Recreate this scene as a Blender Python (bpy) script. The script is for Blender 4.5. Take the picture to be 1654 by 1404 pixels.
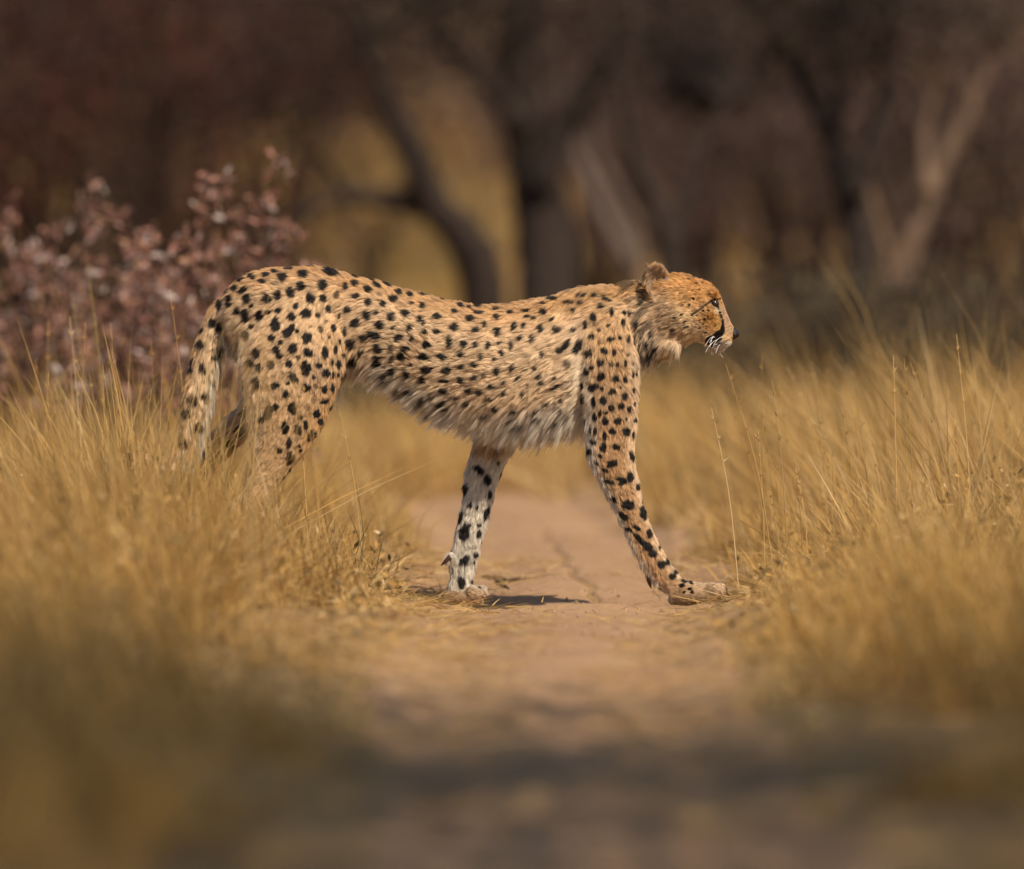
import bpy, math, random
import numpy as np
from mathutils import Vector, Matrix, kdtree
from mathutils.bvhtree import BVHTree

# ------------------------------------------------------------------ scene, camera, light
for o in list(bpy.data.objects):
    bpy.data.objects.remove(o, do_unlink=True)
scene = bpy.context.scene
col = scene.collection
S = 0.0015                                     # metres per photo pixel in the plane of the animal
CAM = np.array([0.0, -18.0, 0.9])
AIM = np.array([0.0, 0.0, 0.402])
cam_d = bpy.data.cameras.new('camera'); cam = bpy.data.objects.new('camera', cam_d); col.objects.link(cam)
cam.location = CAM
fw = AIM - CAM; DIST = np.linalg.norm(fw); fw /= DIST
cam.rotation_euler = Vector(fw).to_track_quat('-Z', 'Y').to_euler()
cam_d.sensor_fit = 'HORIZONTAL'; cam_d.sensor_width = 36
cam_d.lens = 36 * DIST / (1654 * S)
cam_d.clip_start = 0.1; cam_d.clip_end = 2000
cam_d.dof.use_dof = True
cam_d.dof.focus_distance = 17.93
cam_d.dof.aperture_fstop = cam_d.lens / 150.0   # a 150 mm wide opening
scene.camera = cam

SUN_EL, SUN_AZ = math.radians(48), math.radians(55)     # azimuth from +X towards the camera
sun_dir = np.array([math.cos(SUN_EL)*math.cos(SUN_AZ), -math.cos(SUN_EL)*math.sin(SUN_AZ), math.sin(SUN_EL)])
sd = bpy.data.lights.new('sun', 'SUN'); sd.energy = 4.9; sd.angle = math.radians(0.5); sd.color = (1.0, 0.86, 0.68)
sun = bpy.data.objects.new('sun', sd); col.objects.link(sun)
sun.rotation_euler = Vector(-sun_dir).to_track_quat('-Z', 'Y').to_euler()
w = bpy.data.worlds.new('World'); scene.world = w; w.use_nodes = True
nt = w.node_tree
sky = nt.nodes.new('ShaderNodeTexSky'); sky.sky_type = 'NISHITA'; sky.sun_disc = False
sky.sun_elevation = SUN_EL; sky.sun_rotation = math.atan2(sun_dir[0], sun_dir[1])
bg = nt.nodes['Background']; bg.inputs['Strength'].default_value = 0.085
nt.links.new(sky.outputs[0], bg.inputs[0])
scene.view_settings.view_transform = 'Standard'; scene.view_settings.look = 'None'
scene.view_settings.exposure = 0.18; scene.view_settings.gamma = 1
scene.cycles.use_denoising = True
scene.cycles.max_bounces = 8; scene.cycles.transparent_max_bounces = 8

rng = np.random.default_rng(7)
random.seed(7)

def P(u, v, Y=0.0):
    """photo pixel -> point on the vertical plane y = Y"""
    ray = fw * DIST + np.array([(u - 827) * S, 0, 0]) - np.array([0, -fw[2], fw[1]]) * ((v - 702) * S)
    return CAM + ray * ((Y - CAM[1]) / ray[1])
def project(p):
    d = np.asarray(p) - CAM
    z = d @ fw
    return 827 + d[..., 0] / z * DIST / S, 702 - (d @ np.array([0, -fw[2], fw[1]])) / z * DIST / S

# ------------------------------------------------------------------ helpers
def tag(o, label=None, cat=None, group=None, kind=None):
    if label: o['label'] = label
    if cat: o['category'] = cat
    if group: o['group'] = group
    if kind: o['kind'] = kind
    return o
def empty(name, loc):
    o = bpy.data.objects.new(name, None); col.objects.link(o); o.location = loc; o.empty_display_size = 0.1
    return o
def link(name, me, mat=None, parent=None, smooth=True):
    o = bpy.data.objects.new(name, me); col.objects.link(o)
    if mat: me.materials.append(mat)
    if parent is not None:
        o.parent = parent
        o.matrix_parent_inverse = Matrix.Translation(parent.location).inverted()
    if smooth and len(me.polygons):
        me.polygons.foreach_set('use_smooth', np.ones(len(me.polygons), bool))
    return o
def tri_mesh(name, V, F, C=None):
    V = np.asarray(V, np.float32).reshape(-1, 3); F = np.asarray(F, np.int32)
    k = F.shape[1]
    me = bpy.data.meshes.new(name)
    me.vertices.add(len(V)); me.vertices.foreach_set('co', V.ravel())
    me.loops.add(F.size); me.loops.foreach_set('vertex_index', F.ravel())
    me.polygons.add(len(F)); me.polygons.foreach_set('loop_start', np.arange(0, F.size, k, dtype=np.int32))
    if C is not None:
        a = me.color_attributes.new('tint', 'FLOAT_COLOR', 'POINT')
        C = np.asarray(C, np.float32).reshape(-1, 3)
        a.data.foreach_set('color', np.concatenate([C, np.ones((len(C), 1), np.float32)], 1).ravel())
    me.update(calc_edges=True); me.validate()
    return me
def snoise(p, f, seed=0):
    """cheap smooth noise, -1..1"""
    r = np.random.default_rng(seed); s = 0
    for k in range(5):
        d = r.normal(size=3); d /= np.linalg.norm(d)
        d2 = r.normal(size=3); d2 /= np.linalg.norm(d2)
        s = s + np.sin(p @ d * f * (0.7 + 0.35*k) + r.uniform(0, 6.3) + 1.3*np.sin(p @ d2 * f * 0.8 + r.uniform(0, 6.3)))
    return s / 3.0
def smooth01(a, b, x):
    t = np.clip((x - a) / (b - a), 0, 1); return t*t*(3 - 2*t)

# ------------------------------------------------------------------ materials
def mat_tint(name, rough=0.7, transl=0.0, spec=0.2, bump=None, var=0.0):
    m = bpy.data.materials.new(name); m.use_nodes = True
    n = m.node_tree; b = n.nodes['Principled BSDF']
    a = n.nodes.new('ShaderNodeAttribute'); a.attribute_name = 'tint'
    src = a.outputs['Color']
    if var:
        tx = n.nodes.new('ShaderNodeTexNoise'); tx.inputs['Scale'].default_value = 90; tx.inputs['Detail'].default_value = 4
        tc = n.nodes.new('ShaderNodeTexCoord'); n.links.new(tc.outputs['Object'], tx.inputs['Vector'])
        mr = n.nodes.new('ShaderNodeMapRange'); mr.inputs['To Min'].default_value = 1 - var; mr.inputs['To Max'].default_value = 1 + var
        n.links.new(tx.outputs['Fac'], mr.inputs['Value'])
        mx = n.nodes.new('ShaderNodeVectorMath'); mx.operation = 'SCALE'
        n.links.new(src, mx.inputs[0]); n.links.new(mr.outputs[0], mx.inputs['Scale']); src = mx.outputs[0]
    n.links.new(src, b.inputs['Base Color'])
    b.inputs['Roughness'].default_value = rough; b.inputs['Specular IOR Level'].default_value = spec
    if transl:
        t = n.nodes.new('ShaderNodeBsdfTranslucent'); n.links.new(src, t.inputs['Color'])
        mix = n.nodes.new('ShaderNodeMixShader'); mix.inputs[0].default_value = transl
        n.links.new(b.outputs[0], mix.inputs[1]); n.links.new(t.outputs[0], mix.inputs[2])
        n.links.new(mix.outputs[0], n.nodes['Material Output'].inputs['Surface'])
    return m
def mat_plain(name, color, rough=0.6, spec=0.4, noise=None, bump=0.0, coat=0.0):
    m = bpy.data.materials.new(name); m.use_nodes = True
    n = m.node_tree; b = n.nodes['Principled BSDF']
    b.inputs['Base Color'].default_value = (*color, 1); b.inputs['Roughness'].default_value = rough
    b.inputs['Specular IOR Level'].default_value = spec; b.inputs['Coat Weight'].default_value = coat
    if noise:
        tx = n.nodes.new('ShaderNodeTexNoise'); tx.inputs['Scale'].default_value = noise; tx.inputs['Detail'].default_value = 6
        tc = n.nodes.new('ShaderNodeTexCoord'); n.links.new(tc.outputs['Object'], tx.inputs['Vector'])
        r = n.nodes.new('ShaderNodeValToRGB')
        r.color_ramp.elements[0].position = 0.3; r.color_ramp.elements[1].position = 0.7
        r.color_ramp.elements[0].color = (*[c*0.65 for c in color], 1); r.color_ramp.elements[1].color = (*[min(1, c*1.3) for c in color], 1)
        n.links.new(tx.outputs['Fac'], r.inputs[0]); n.links.new(r.outputs[0], b.inputs['Base Color'])
        if bump:
            bp = n.nodes.new('ShaderNodeBump'); bp.inputs['Strength'].default_value = bump; bp.inputs['Distance'].default_value = 0.01
            n.links.new(tx.outputs['Fac'], bp.inputs['Height']); n.links.new(bp.outputs[0], b.inputs['Normal'])
    return m
def mat_soil(name, c1, c2, c3):
    m = bpy.data.materials.new(name); m.use_nodes = True
    n = m.node_tree; b = n.nodes['Principled BSDF']
    tc = n.nodes.new('ShaderNodeTexCoord')
    def tex(scale, detail, rough=0.6):
        t = n.nodes.new('ShaderNodeTexNoise'); t.inputs['Scale'].default_value = scale
        t.inputs['Detail'].default_value = detail; t.inputs['Roughness'].default_value = rough
        n.links.new(tc.outputs['Object'], t.inputs['Vector']); return t
    big = tex(1.6, 5); fine = tex(38, 8, 0.7); grit = tex(260, 3)
    r = n.nodes.new('ShaderNodeValToRGB')
    r.color_ramp.elements[0].position = 0.32; r.color_ramp.elements[1].position = 0.72
    r.color_ramp.elements[0].color = (*c1, 1); r.color_ramp.elements[1].color = (*c2, 1)
    n.links.new(big.outputs['Fac'], r.inputs[0])
    r2 = n.nodes.new('ShaderNodeValToRGB')
    r2.color_ramp.elements[0].position = 0.38; r2.color_ramp.elements[1].position = 0.66
    r2.color_ramp.elements[0].color = (0, 0, 0, 1); r2.color_ramp.elements[1].color = (1, 1, 1, 1)
    n.links.new(fine.outputs['Fac'], r2.inputs[0])
    mx = n.nodes.new('ShaderNodeMix'); mx.data_type = 'RGBA'
    mm = n.nodes.new('ShaderNodeMath'); mm.operation = 'MULTIPLY'; mm.inputs[1].default_value = 0.45
    n.links.new(r2.outputs[0], mm.inputs[0]); n.links.new(mm.outputs[0], mx.inputs['Factor'])
    n.links.new(r.outputs[0], mx.inputs['A']); mx.inputs['B'].default_value = (*c3, 1)
    n.links.new(mx.outputs['Result'], b.inputs['Base Color'])
    b.inputs['Roughness'].default_value = 0.95; b.inputs['Specular IOR Level'].default_value = 0.1
    ad = n.nodes.new('ShaderNodeMath'); ad.operation = 'MULTIPLY_ADD'; ad.inputs[1].default_value = 0.35
    n.links.new(grit.outputs['Fac'], ad.inputs[0]); n.links.new(fine.outputs['Fac'], ad.inputs[2])
    bp = n.nodes.new('ShaderNodeBump'); bp.inputs['Strength'].default_value = 0.8; bp.inputs['Distance'].default_value = 0.012
    n.links.new(ad.outputs[0], bp.inputs['Height']); n.links.new(bp.outputs[0], b.inputs['Normal'])
    return m

M_path = mat_soil('sandy_soil', (0.33, 0.19, 0.098), (0.42, 0.265, 0.15), (0.49, 0.335, 0.21))
M_ground = mat_soil('veld_soil', (0.25, 0.145, 0.07), (0.38, 0.25, 0.11), (0.44, 0.30, 0.14))
M_grass = mat_tint('dry_grass', 0.65, 0.35, 0.25)
M_leaf = mat_tint('dry_leaf', 0.7, 0.25, 0.2)
M_bark = mat_plain('dark_bark', (0.035, 0.026, 0.022), 0.95, 0.1, 14, 0.8)
M_bark2 = mat_plain('pale_bark', (0.17, 0.115, 0.08), 0.9, 0.1, 14, 0.8)
M_twig = mat_plain('twig_bark', (0.06, 0.04, 0.028), 0.9, 0.1, 60, 0.5)
M_stone = mat_plain('pebble', (0.34, 0.23, 0.16), 0.9, 0.2, 40, 0.4)

# ------------------------------------------------------------------ ground
def path_mid(y):
    return 0.13 + 0.05*np.sin(y*0.55 + 0.6) - 0.012*np.clip(y, 0, 9)**1.6 * 0.6
def path_half(y):
    return 0.315 + 0.02*np.sin(y*1.1) + 0.09*np.exp(-(y/1.3)**2)
def height(x, y):
    x = np.asarray(x, float); y = np.asarray(y, float)
    p = np.stack([x, y, 0*x], -1)
    near = 1 - smooth01(10, 25, y)
    pm = np.clip(np.abs(x - path_mid(y)) / path_half(y), 0, 6)
    onp = 1 - smooth01(0.75, 1.5, pm)
    h = 0.012*snoise(p, 1.7, 3)*near + 0.006*snoise(p, 7, 4)*near
    h = h + 0.045*(1 - onp)*near                                   # the verge stands a little above the path
    rut = np.exp(-((x - path_mid(y) - 0.22)/0.09)**2) + np.exp(-((x - path_mid(y) + 0.2)/0.09)**2)
    h = h - 0.012*rut*near*onp
    # the worn hollow the animal steps through, with a crisp lip on the camera side
    lipy = -0.17 + 0.05*((x - 0.05)/0.4)**2
    hol = smooth01(lipy - 0.012, lipy + 0.03, y) * (1 - smooth01(0.25, 1.2, y)) * (1 - smooth01(0.45, 0.8, np.abs(x - 0.12)))
    h = h - 0.026*hol
    lip = np.exp(-((y - lipy + 0.05)/0.07)**2) * (1 - smooth01(0.4, 0.8, np.abs(x - 0.12)))
    h = h + 0.008*lip
    h = h * (1 - 0.0*near)
    # gentle rise beyond the thicket
    h = h + 0.045*np.clip(y - 24, 0, None)*smooth01(24, 40, y) + 0.25*np.clip(y - 75, 0, 200)
    return h
def grid_mesh(name, xs, ys, dz=0.0, hf=height):
    X, Y = np.meshgrid(xs, ys); Z = hf(X, Y) + dz
    V = np.stack([X, Y, Z], -1).reshape(-1, 3)
    nx, ny = len(xs), len(ys)
    i = (np.arange(ny-1)[:, None]*nx + np.arange(nx-1)[None, :]).ravel()
    return tri_mesh(name, V, np.stack([i, i+1, i+1+nx, i+nx], 1))
def sinh_space(lo, hi, n, c=0.0, k=4.5):
    t = np.linspace(-1, 1, n); s = np.sinh(k*t)/math.sinh(k)
    return np.where(s < 0, c + s*(c-lo), c + s*(hi-c))
g = link('ground', grid_mesh('ground', sinh_space(-400, 400, 260, 0, 7.5), sinh_space(-60, 420, 420, 0, 7.0), -0.004), M_ground)
tag(g, 'dry sandy veld ground under the golden grass', 'ground', kind='structure')
def path_mesh():
    ys = np.concatenate([np.arange(-11, -0.7, 0.03), np.arange(-0.7, 0.7, 0.008), np.arange(0.7, 9, 0.025)])
    us = np.linspace(-1, 1, 141)
    Yg, U = np.meshgrid(ys, us, indexing='ij')
    edge = 1 + 0.10*snoise(np.stack([Yg*1.0, np.sign(U)*3, 0*U], -1), 5, 9)
    X = path_mid(Yg) + U*path_half(Yg)*1.18*edge
    p = np.stack([X, Yg, 0*X], -1)
    Z = height(X, Yg) + 0.004 + 0.0022*snoise(p, 26, 5) + 0.0012*snoise(p, 70, 6) - 0.012*smooth01(0.85, 1.0, np.abs(U))
    gx = np.interp(Yg, [-.3, .3, 1.2, 2.2, 3.4, 5.0], [.275, .235, .155, .135, .10, .085])   # a crooked dried rill down the path
    gx = gx + .010*np.sin(Yg*9) + .006*np.sin(Yg*23+1)
    Z = Z - 0.013*np.exp(-((X - gx)/.011)**2)*smooth01(-.25, 0, Yg)*(1 - smooth01(4.2, 5, Yg))
    nx, ny = len(us), len(ys)
    i = (np.arange(ny-1)[:, None]*nx + np.arange(nx-1)[None, :]).ravel()
    return tri_mesh('path', np.stack([X, Yg, Z], -1).reshape(-1, 3), np.stack([i, i+1, i+1+nx, i+nx], 1))
tag(link('path', path_mesh(), M_path), 'worn sandy footpath running away between the grass verges', 'path', kind='structure')

# ------------------------------------------------------------------ blades, leaves, tubes
def blades(base, L, az, lean, bend, width, colr, tipcol=None):
    """curved tapered strips; arrays of length N. 5 triangles each"""
    N = len(L)
    d = np.stack([np.cos(az)*np.sin(lean), np.sin(az)*np.sin(lean), np.cos(lean)], -1)
    side = rng.normal(size=(N, 3)); side[:, 2] *= 0.15
    side -= d*np.sum(side*d, 1, keepdims=True); side /= np.linalg.norm(side, axis=1, keepdims=True)
    bd = np.stack([np.cos(az), np.sin(az), -0.55 + 0*az], -1)
    V = np.zeros((N, 7, 3)); C = np.zeros((N, 7, 3))
    tipcol = colr if tipcol is None else tipcol
    for k, (s, wd) in enumerate(((0, 1.0), (0.38, 0.85), (0.72, 0.6), (1.0, 0))):
        p = base + (L*s)[:, None]*d + (L*bend*s*s)[:, None]*bd
        cc = colr*(1-s) + tipcol*s
        if k < 3:
            V[:, 2*k] = p - side*(width*wd*0.5)[:, None]; V[:, 2*k+1] = p + side*(width*wd*0.5)[:, None]
            C[:, 2*k] = cc; C[:, 2*k+1] = cc
        else:
            V[:, 6] = p; C[:, 6] = cc
    f = np.array([[0, 1, 3], [0, 3, 2], [2, 3, 5], [2, 5, 4], [4, 5, 6]])
    F = (np.arange(N)[:, None, None]*7 + f[None]).reshape(-1, 3)
    return V.reshape(-1, 3), F, C.reshape(-1, 3)
def merge(parts):
    V, F, C, o = [], [], [], 0
    for v, f, c in parts:
        V.append(v); F.append(f + o); C.append(c); o += len(v)
    return np.concatenate(V), np.concatenate(F), np.concatenate(C)
def leaf_cloud(pts, size, cols, flat=0.0, aspect=0.45):
    """a pointed four-corner leaf at every point"""
    N = len(pts)
    a = rng.normal(size=(N, 3)); a[:, 2] *= (1 - flat); a /= np.linalg.norm(a, axis=1, keepdims=True)
    b = rng.normal(size=(N, 3)); b -= a*np.sum(a*b, 1, keepdims=True); b /= np.linalg.norm(b, axis=1, keepdims=True)
    s = (size*rng.uniform(0.6, 1.4, N))[:, None] if np.isscalar(size) else size[:, None]
    V = np.stack([pts - a*s*0.5, pts + b*s*0.5*aspect, pts + a*s*0.5, pts - b*s*0.5*aspect], 1)
    F = (np.arange(N)[:, None, None]*4 + np.array([[0, 1, 2], [0, 2, 3]])[None]).reshape(-1, 3)
    return V.reshape(-1, 3), F, np.repeat(cols, 4, axis=0)
def spline(pts, n):
    pts = np.asarray(pts, float); m = len(pts)
    t = np.linspace(0, m-1, n); i = np.clip(t.astype(int), 0, m-2); f = (t - i)[:, None]
    g = lambda k: pts[np.clip(k, 0, m-1)]
    p0, p1, p2, p3 = g(i-1), g(i), g(i+1), g(i+2)
    return 0.5*((2*p1) + (-p0+p2)*f + (2*p0-5*p1+4*p2-p3)*f*f + (-p0+3*p1-3*p2+p3)*f**3)
def tube(pts, n=14, sides=8, knob=0.08, seed=0):
    """pts: rows of x, y, z, radius"""
    q = spline(pts, n); c = q[:, :3]; r = np.maximum(q[:, 3], 0.0005)
    T = np.gradient(c, axis=0); T /= np.linalg.norm(T, axis=1, keepdims=True)
    ref = np.array([0.31, 0.9, 0.2]); A = np.cross(T, ref); A /= np.linalg.norm(A, axis=1, keepdims=True)
    B = np.cross(T, A)
    th = np.linspace(0, 2*np.pi, sides, endpoint=False)
    rr = r[:, None]*(1 + knob*np.random.default_rng(seed).normal(size=(n, sides)))
    V = c[:, None] + rr[..., None]*(np.cos(th)[None, :, None]*A[:, None] + np.sin(th)[None, :, None]*B[:, None])
    V = np.concatenate([V.reshape(-1, 3), c[:1], c[-1:]])
    F = []
    for i in range(n-1):
        for k in range(sides):
            a, b = i*sides+k, i*sides+(k+1) % sides
            F += [[a, b, b+sides], [a, b+sides, a+sides]]
    e = n*sides
    for k in range(sides):
        F += [[e, (k+1) % sides, k], [e+1, (n-1)*sides+k, (n-1)*sides+(k+1) % sides]]
    return V, np.array(F), np.zeros((len(V), 3))

STRAW = np.array([[0.60, 0.385, 0.14], [0.66, 0.46, 0.20], [0.54, 0.33, 0.10], [0.70, 0.53, 0.29], [0.43, 0.27, 0.09], [0.30, 0.23, 0.10]])
def straw(n, bias=0.0):
    c = STRAW[rng.choice(len(STRAW), n, p=[.28, .26, .2, .12, .08, .06])]
    return c*rng.uniform(0.75, 1.15, (n, 1))
def tussocks(centers, per, hgt, spread, lean_az, lean=0.28, wid=0.0032, mult=None):
    """clumps of blades round the given centres (N,2)"""
    n = len(centers)
    edge = 0.22 + 0.78*smooth01(0.0, 0.62, pathdist(centers[:, 0], centers[:, 1]))
    edge = np.where(centers[:, 1] > 6.5, 1.0, edge)
    cnt = rng.integers(int(per*0.5), int(per*1.5)+1, n)
    idx = np.repeat(np.arange(n), cnt); N = len(idx)
    hc = hgt*rng.uniform(0.35, 1.4, n)*edge
    off = rng.normal(size=(N, 2))*spread*rng.uniform(0.5, 1.2, n)[idx, None]
    xy = centers[idx] + off
    L = hc[idx]*rng.beta(2.2, 2.0, N)*1.55
    tall = rng.random(N) < 0.05; L[tall] *= 1.5
    base = np.concatenate([xy, (height(xy[:, 0], xy[:, 1]) - 0.01)[:, None]], 1)
    out = np.arctan2(off[:, 1], off[:, 0])
    az = np.where(rng.random(N) < 0.5, out, lean_az + rng.normal(size=N)*0.7)
    ln = np.abs(rng.normal(size=N))*lean + 0.04
    wild = rng.random(N) < 0.22; ln[wild] = rng.uniform(.5, 1.35, wild.sum()); az = np.where(wild, rng.uniform(0, 6.283, N), az)
    tone = np.array([[1, 1, 1], [1.0, .90, .66], [.52, .44, .34], [1.15, 1.14, 1.16], [.72, .70, .5]])[rng.choice(5, n, p=[.34, .22, .18, .15, .11])]
    cc = ((straw(n)*tone*rng.uniform(0.75, 1.2, (n, 1)))[idx]*0.6 + straw(N)*0.4)
    if mult is not None: cc = cc*np.asarray(mult)
    return blades(base, L, az, ln, rng.uniform(0.0, 0.32, N), wid*rng.uniform(0.6, 1.4, N), cc*0.9, cc*1.08)
def scatter(n, x0, x1, y0, y1, keep):
    x = rng.uniform(x0, x1, n); y = rng.uniform(y0, y1, n)
    k = keep(x, y); return np.stack([x[k], y[k]], 1)
def pathdist(x, y):
    return (np.abs(x - path_mid(y)) - path_half(y))
def add_stuff(name, parts, label, cat, mat=M_grass):
    V, F, C = merge(parts)
    return tag(link(name, tri_mesh(name, V, F, C), mat), label, cat, kind='stuff')

# ------------------------------------------------------------------ the cheetah
TAN, PALE, WHITE = np.array([0.62, 0.36, 0.155]), np.array([0.80, 0.575, 0.355]), np.array([0.80, 0.73, 0.62])
ORANGE = np.array([0.62, 0.29, 0.075])
# each loft: rings of (upper/front edge px, lower/back edge px, depth centre, half depth),
# hair length on the two edges, inset of the skin under the fur (px), colours upper/middle/lower, clumping
LOFTS = {
 'torso': dict(r=[((352,498),(362,540),0,.045),((368,464),(385,575),0,.085),((398,441),(420,600),0,.103),((440,431),(460,618),0,.110),
   ((490,428),(510,620),0,.110),((530,430),(550,612),0,.102),((570,441),(590,612),0,.092),((620,455),(640,632),0,.092),((680,471),(690,668),0,.104),
   ((740,485),(745,690),0,.116),((800,490),(805,704),0,.122),((850,484),(855,708),0,.120),((900,474),(905,702),0,.112),((945,465),(955,688),0,.100),
   ((980,463),(1000,650),0,.088),((1005,464),(1030,615),0,.076)], len=(.018,.022,.040), inset=(4,11), col=(TAN,PALE,WHITE), clump=.50, flow=-1, lift=.30),
 'neck': dict(r=[((925,470),(985,660),0,.086),((965,465),(1022,622),0,.078),((1000,461),(1040,598),0,.068),((1026,457),(1060,590),0,.063),((1052,453),(1082,580),0,.058),((1070,455),(1100,570),0,.050)],
   len=(.036,.028,.030), inset=(8,9), col=(TAN,PALE*.95,PALE*.92), clump=.66, flow=-1, lift=.55),
 'head': dict(r=[((1048,458),(1060,556),0,.050),((1068,447),(1075,562),0,.061),((1090,443),(1090,562),0,.066),((1110,443),(1108,556),0,.066),
   ((1130,449),(1124,555),0,.061),((1147,457),(1137,560),0,.052),((1160,468),(1147,565),0,.043),((1169,484),(1156,568),0,.035),((1173,501),(1165,567),0,.030),
   ((1179,516),(1173,562),0,.027),((1187,529),(1179,556),0,.022),((1191,538),(1182,549),0,.012)], len=(.008,.0085,.014), inset=(2,3), col=(ORANGE,PALE*np.array([.95,.9,.8]),PALE), clump=.45, flow=-1, lift=.35),
 'foreleg_near': dict(r=[((1008,505),(935,520),-.060,.030),((1029,570),(934,590),-.076,.046),((1032,620),(940,640),-.082,.045),((1031,680),(945,700),-.086,.043),
   ((1026,730),(947,738),-.086,.040),((1028,760),(960,768),-.086,.035),((1036,795),(980,805),-.086,.031),((1046,830),(999,842),-.086,.027),((1060,868),(1018,885),-.086,.024),
   ((1076,898),(1036,915),-.086,.023),((1092,922),(1054,942),-.086,.025),((1110,942),(1077,960),-.086,.028)], len=(.011,.011,.016), inset=(2,3), col=(PALE,TAN*.9+.04,WHITE), clump=.4, flow=1, lift=.33),
 'forepaw_near': dict(r=[((1082,938),(1080,975),-.086,.026),((1108,938),(1108,977),-.086,.034),((1133,942),(1133,977),-.086,.038),((1153,941),(1153,976),-.086,.036),((1166,948),(1165,974),-.086,.026)],
   len=(.007,.007,.007), inset=(1,0), col=(PALE*.8,PALE*.75,PALE*.6), clump=.2, flow=1, lift=.3),
 'foreleg_far': dict(r=[((850,640),(765,640),.05,.040),((836,712),(762,707),.078,.042),((820,745),(755,742),.085,.036),((804,785),(747,785),.087,.030),((791,830),(741,830),.087,.026),
   ((781,870),(733,875),.087,.024),((773,905),(725,902),.087,.024),((767,935),(726,925),.087,.024),((764,955),(722,952),.087,.027)],
   len=(.012,.016,.018), inset=(2,4), col=(WHITE*.95,WHITE*.97,WHITE*.9), clump=.45, flow=1, lift=.36),
 'forepaw_far': dict(r=[((718,952),(716,974),.087,.020),((738,948),(736,976),.087,.032),((760,951),(760,976),.087,.037),((778,961),(778,976),.087,.026)],
   len=(.007,.007,.007), inset=(1,0), col=(PALE*.8,PALE*.75,PALE*.6), clump=.2, flow=1, lift=.3),
 'hindleg_near': dict(r=[((545,470),(400,500),-.050,.055),((560,540),(384,545),-.068,.066),((556,595),(386,592),-.080,.066),((543,640),(392,640),-.086,.060),((522,690),(400,690),-.088,.048),
   ((495,730),(404,725),-.088,.039),((466,765),(404,755),-.088,.031),((440,800),(390,790),-.088,.026),((420,830),(374,815),-.088,.024),((414,860),(372,850),-.088,.022),
   ((417,900),(382,900),-.088,.021),((424,940),(390,945),-.088,.024)], len=(.010,.011,.018), inset=(2,4), col=(TAN,PALE*.5+TAN*.5,PALE), clump=.42, flow=1, lift=.30),
 'hindpaw_near': dict(r=[((388,940),(385,975),-.088,.024),((415,942),(415,976),-.088,.034),((440,948),(440,976),-.088,.037),((456,958),(456,975),-.088,.027)],
   len=(.007,.007,.007), inset=(1,0), col=(PALE*.8,PALE*.75,PALE*.6), clump=.2, flow=1, lift=.3),
 'hindleg_far': dict(r=[((480,540),(385,540),.05,.058),((455,610),(388,605),.075,.058),((432,670),(388,650),.085,.045),((395,715),(352,685),.088,.034),((352,757),(318,722),.088,.027),
   ((324,792),(290,768),.088,.024),((318,830),(286,830),.088,.022),((325,900),(294,905),.088,.021),((336,942),(300,950),.088,.025)],
   len=(.013,.014,.020), inset=(2,3), col=(TAN,PALE*.8,PALE*.9), clump=.42, flow=1, lift=.30),
 'hindpaw_far': dict(r=[((300,944),(297,975),.088,.024),((327,944),(327,976),.088,.034),((350,950),(350,976),.088,.037),((366,960),(366,975),.088,.027)],
   len=(.007,.007,.007), inset=(1,0), col=(PALE*.8,PALE*.75,PALE*.6), clump=.2, flow=1, lift=.3),
 'tail': dict(r=[((410,446),(408,500),0,.036),((368,464),(390,512),-.004,.034),((334,499),(374,532),-.006,.033),((316,545),(364,568),-.01,.032),((303,595),(352,611),-.012,.031),
   ((291,640),(344,653),-.014,.031),((286,680),(334,695),-.016,.030),((284,716),(318,730),-.02,.028),((262,735),(290,764),-.03,.027),((222,728),(228,762),-.04,.027),
   ((176,734),(174,766),-.05,.026),((128,742),(122,772),-.055,.025),((92,752),(84,774),-.06,.016)],
   len=(.020,.020,.030), inset=(6,6), col=(TAN,PALE,WHITE), clump=.6, flow=1, lift=.42),
}
def loft_rings(d):
    r = d['r']; ia, ib = d['inset']; rows = []
    for A, B, yc, hw in r:
        a, b = np.array(A, float), np.array(B, float); u = (b - a)/np.linalg.norm(b - a)
        a = a + u*ia; b = b - u*ib
        pa, pb = P(a[0], a[1], yc), P(b[0], b[1], yc)
        rows.append(np.concatenate([pa, pb, [max(0.006, hw - 0.0015*(ia+ib)*0.35)]]))
    return spline(rows, len(rows)*5)
def loft_mesh(q, sides=28, e=0.92):
    th = np.linspace(0, 2*np.pi, sides, endpoint=False)
    c = (q[:, :3] + q[:, 3:6])/2; a = (q[:, :3] - q[:, 3:6])/2
    ct = np.sign(np.cos(th))*np.abs(np.cos(th))**e; st = np.sign(np.sin(th))*np.abs(np.sin(th))**e
    V = c[:, None] + ct[None, :, None]*a[:, None] + (q[:, 6, None]*st[None])[..., None]*np.array([0, 1, 0])
    n = len(q); V = np.concatenate([V.reshape(-1, 3), c[:1], c[-1:]])
    i = np.arange(n-1)[:, None]*sides; k = np.arange(sides)[None]; k2 = (k+1) % sides
    F = np.concatenate([np.stack([i+k, i+k2, i+sides+k2], -1).reshape(-1, 3), np.stack([i+k, i+sides+k2, i+sides+k], -1).reshape(-1, 3)])
    E = n*sides; k = np.arange(sides); k2 = (k+1) % sides
    F = np.concatenate([F, np.stack([0*k+E, k2, k], -1), np.stack([0*k+E+1, (n-1)*sides+k, (n-1)*sides+k2], -1)])
    return V, F
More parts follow.
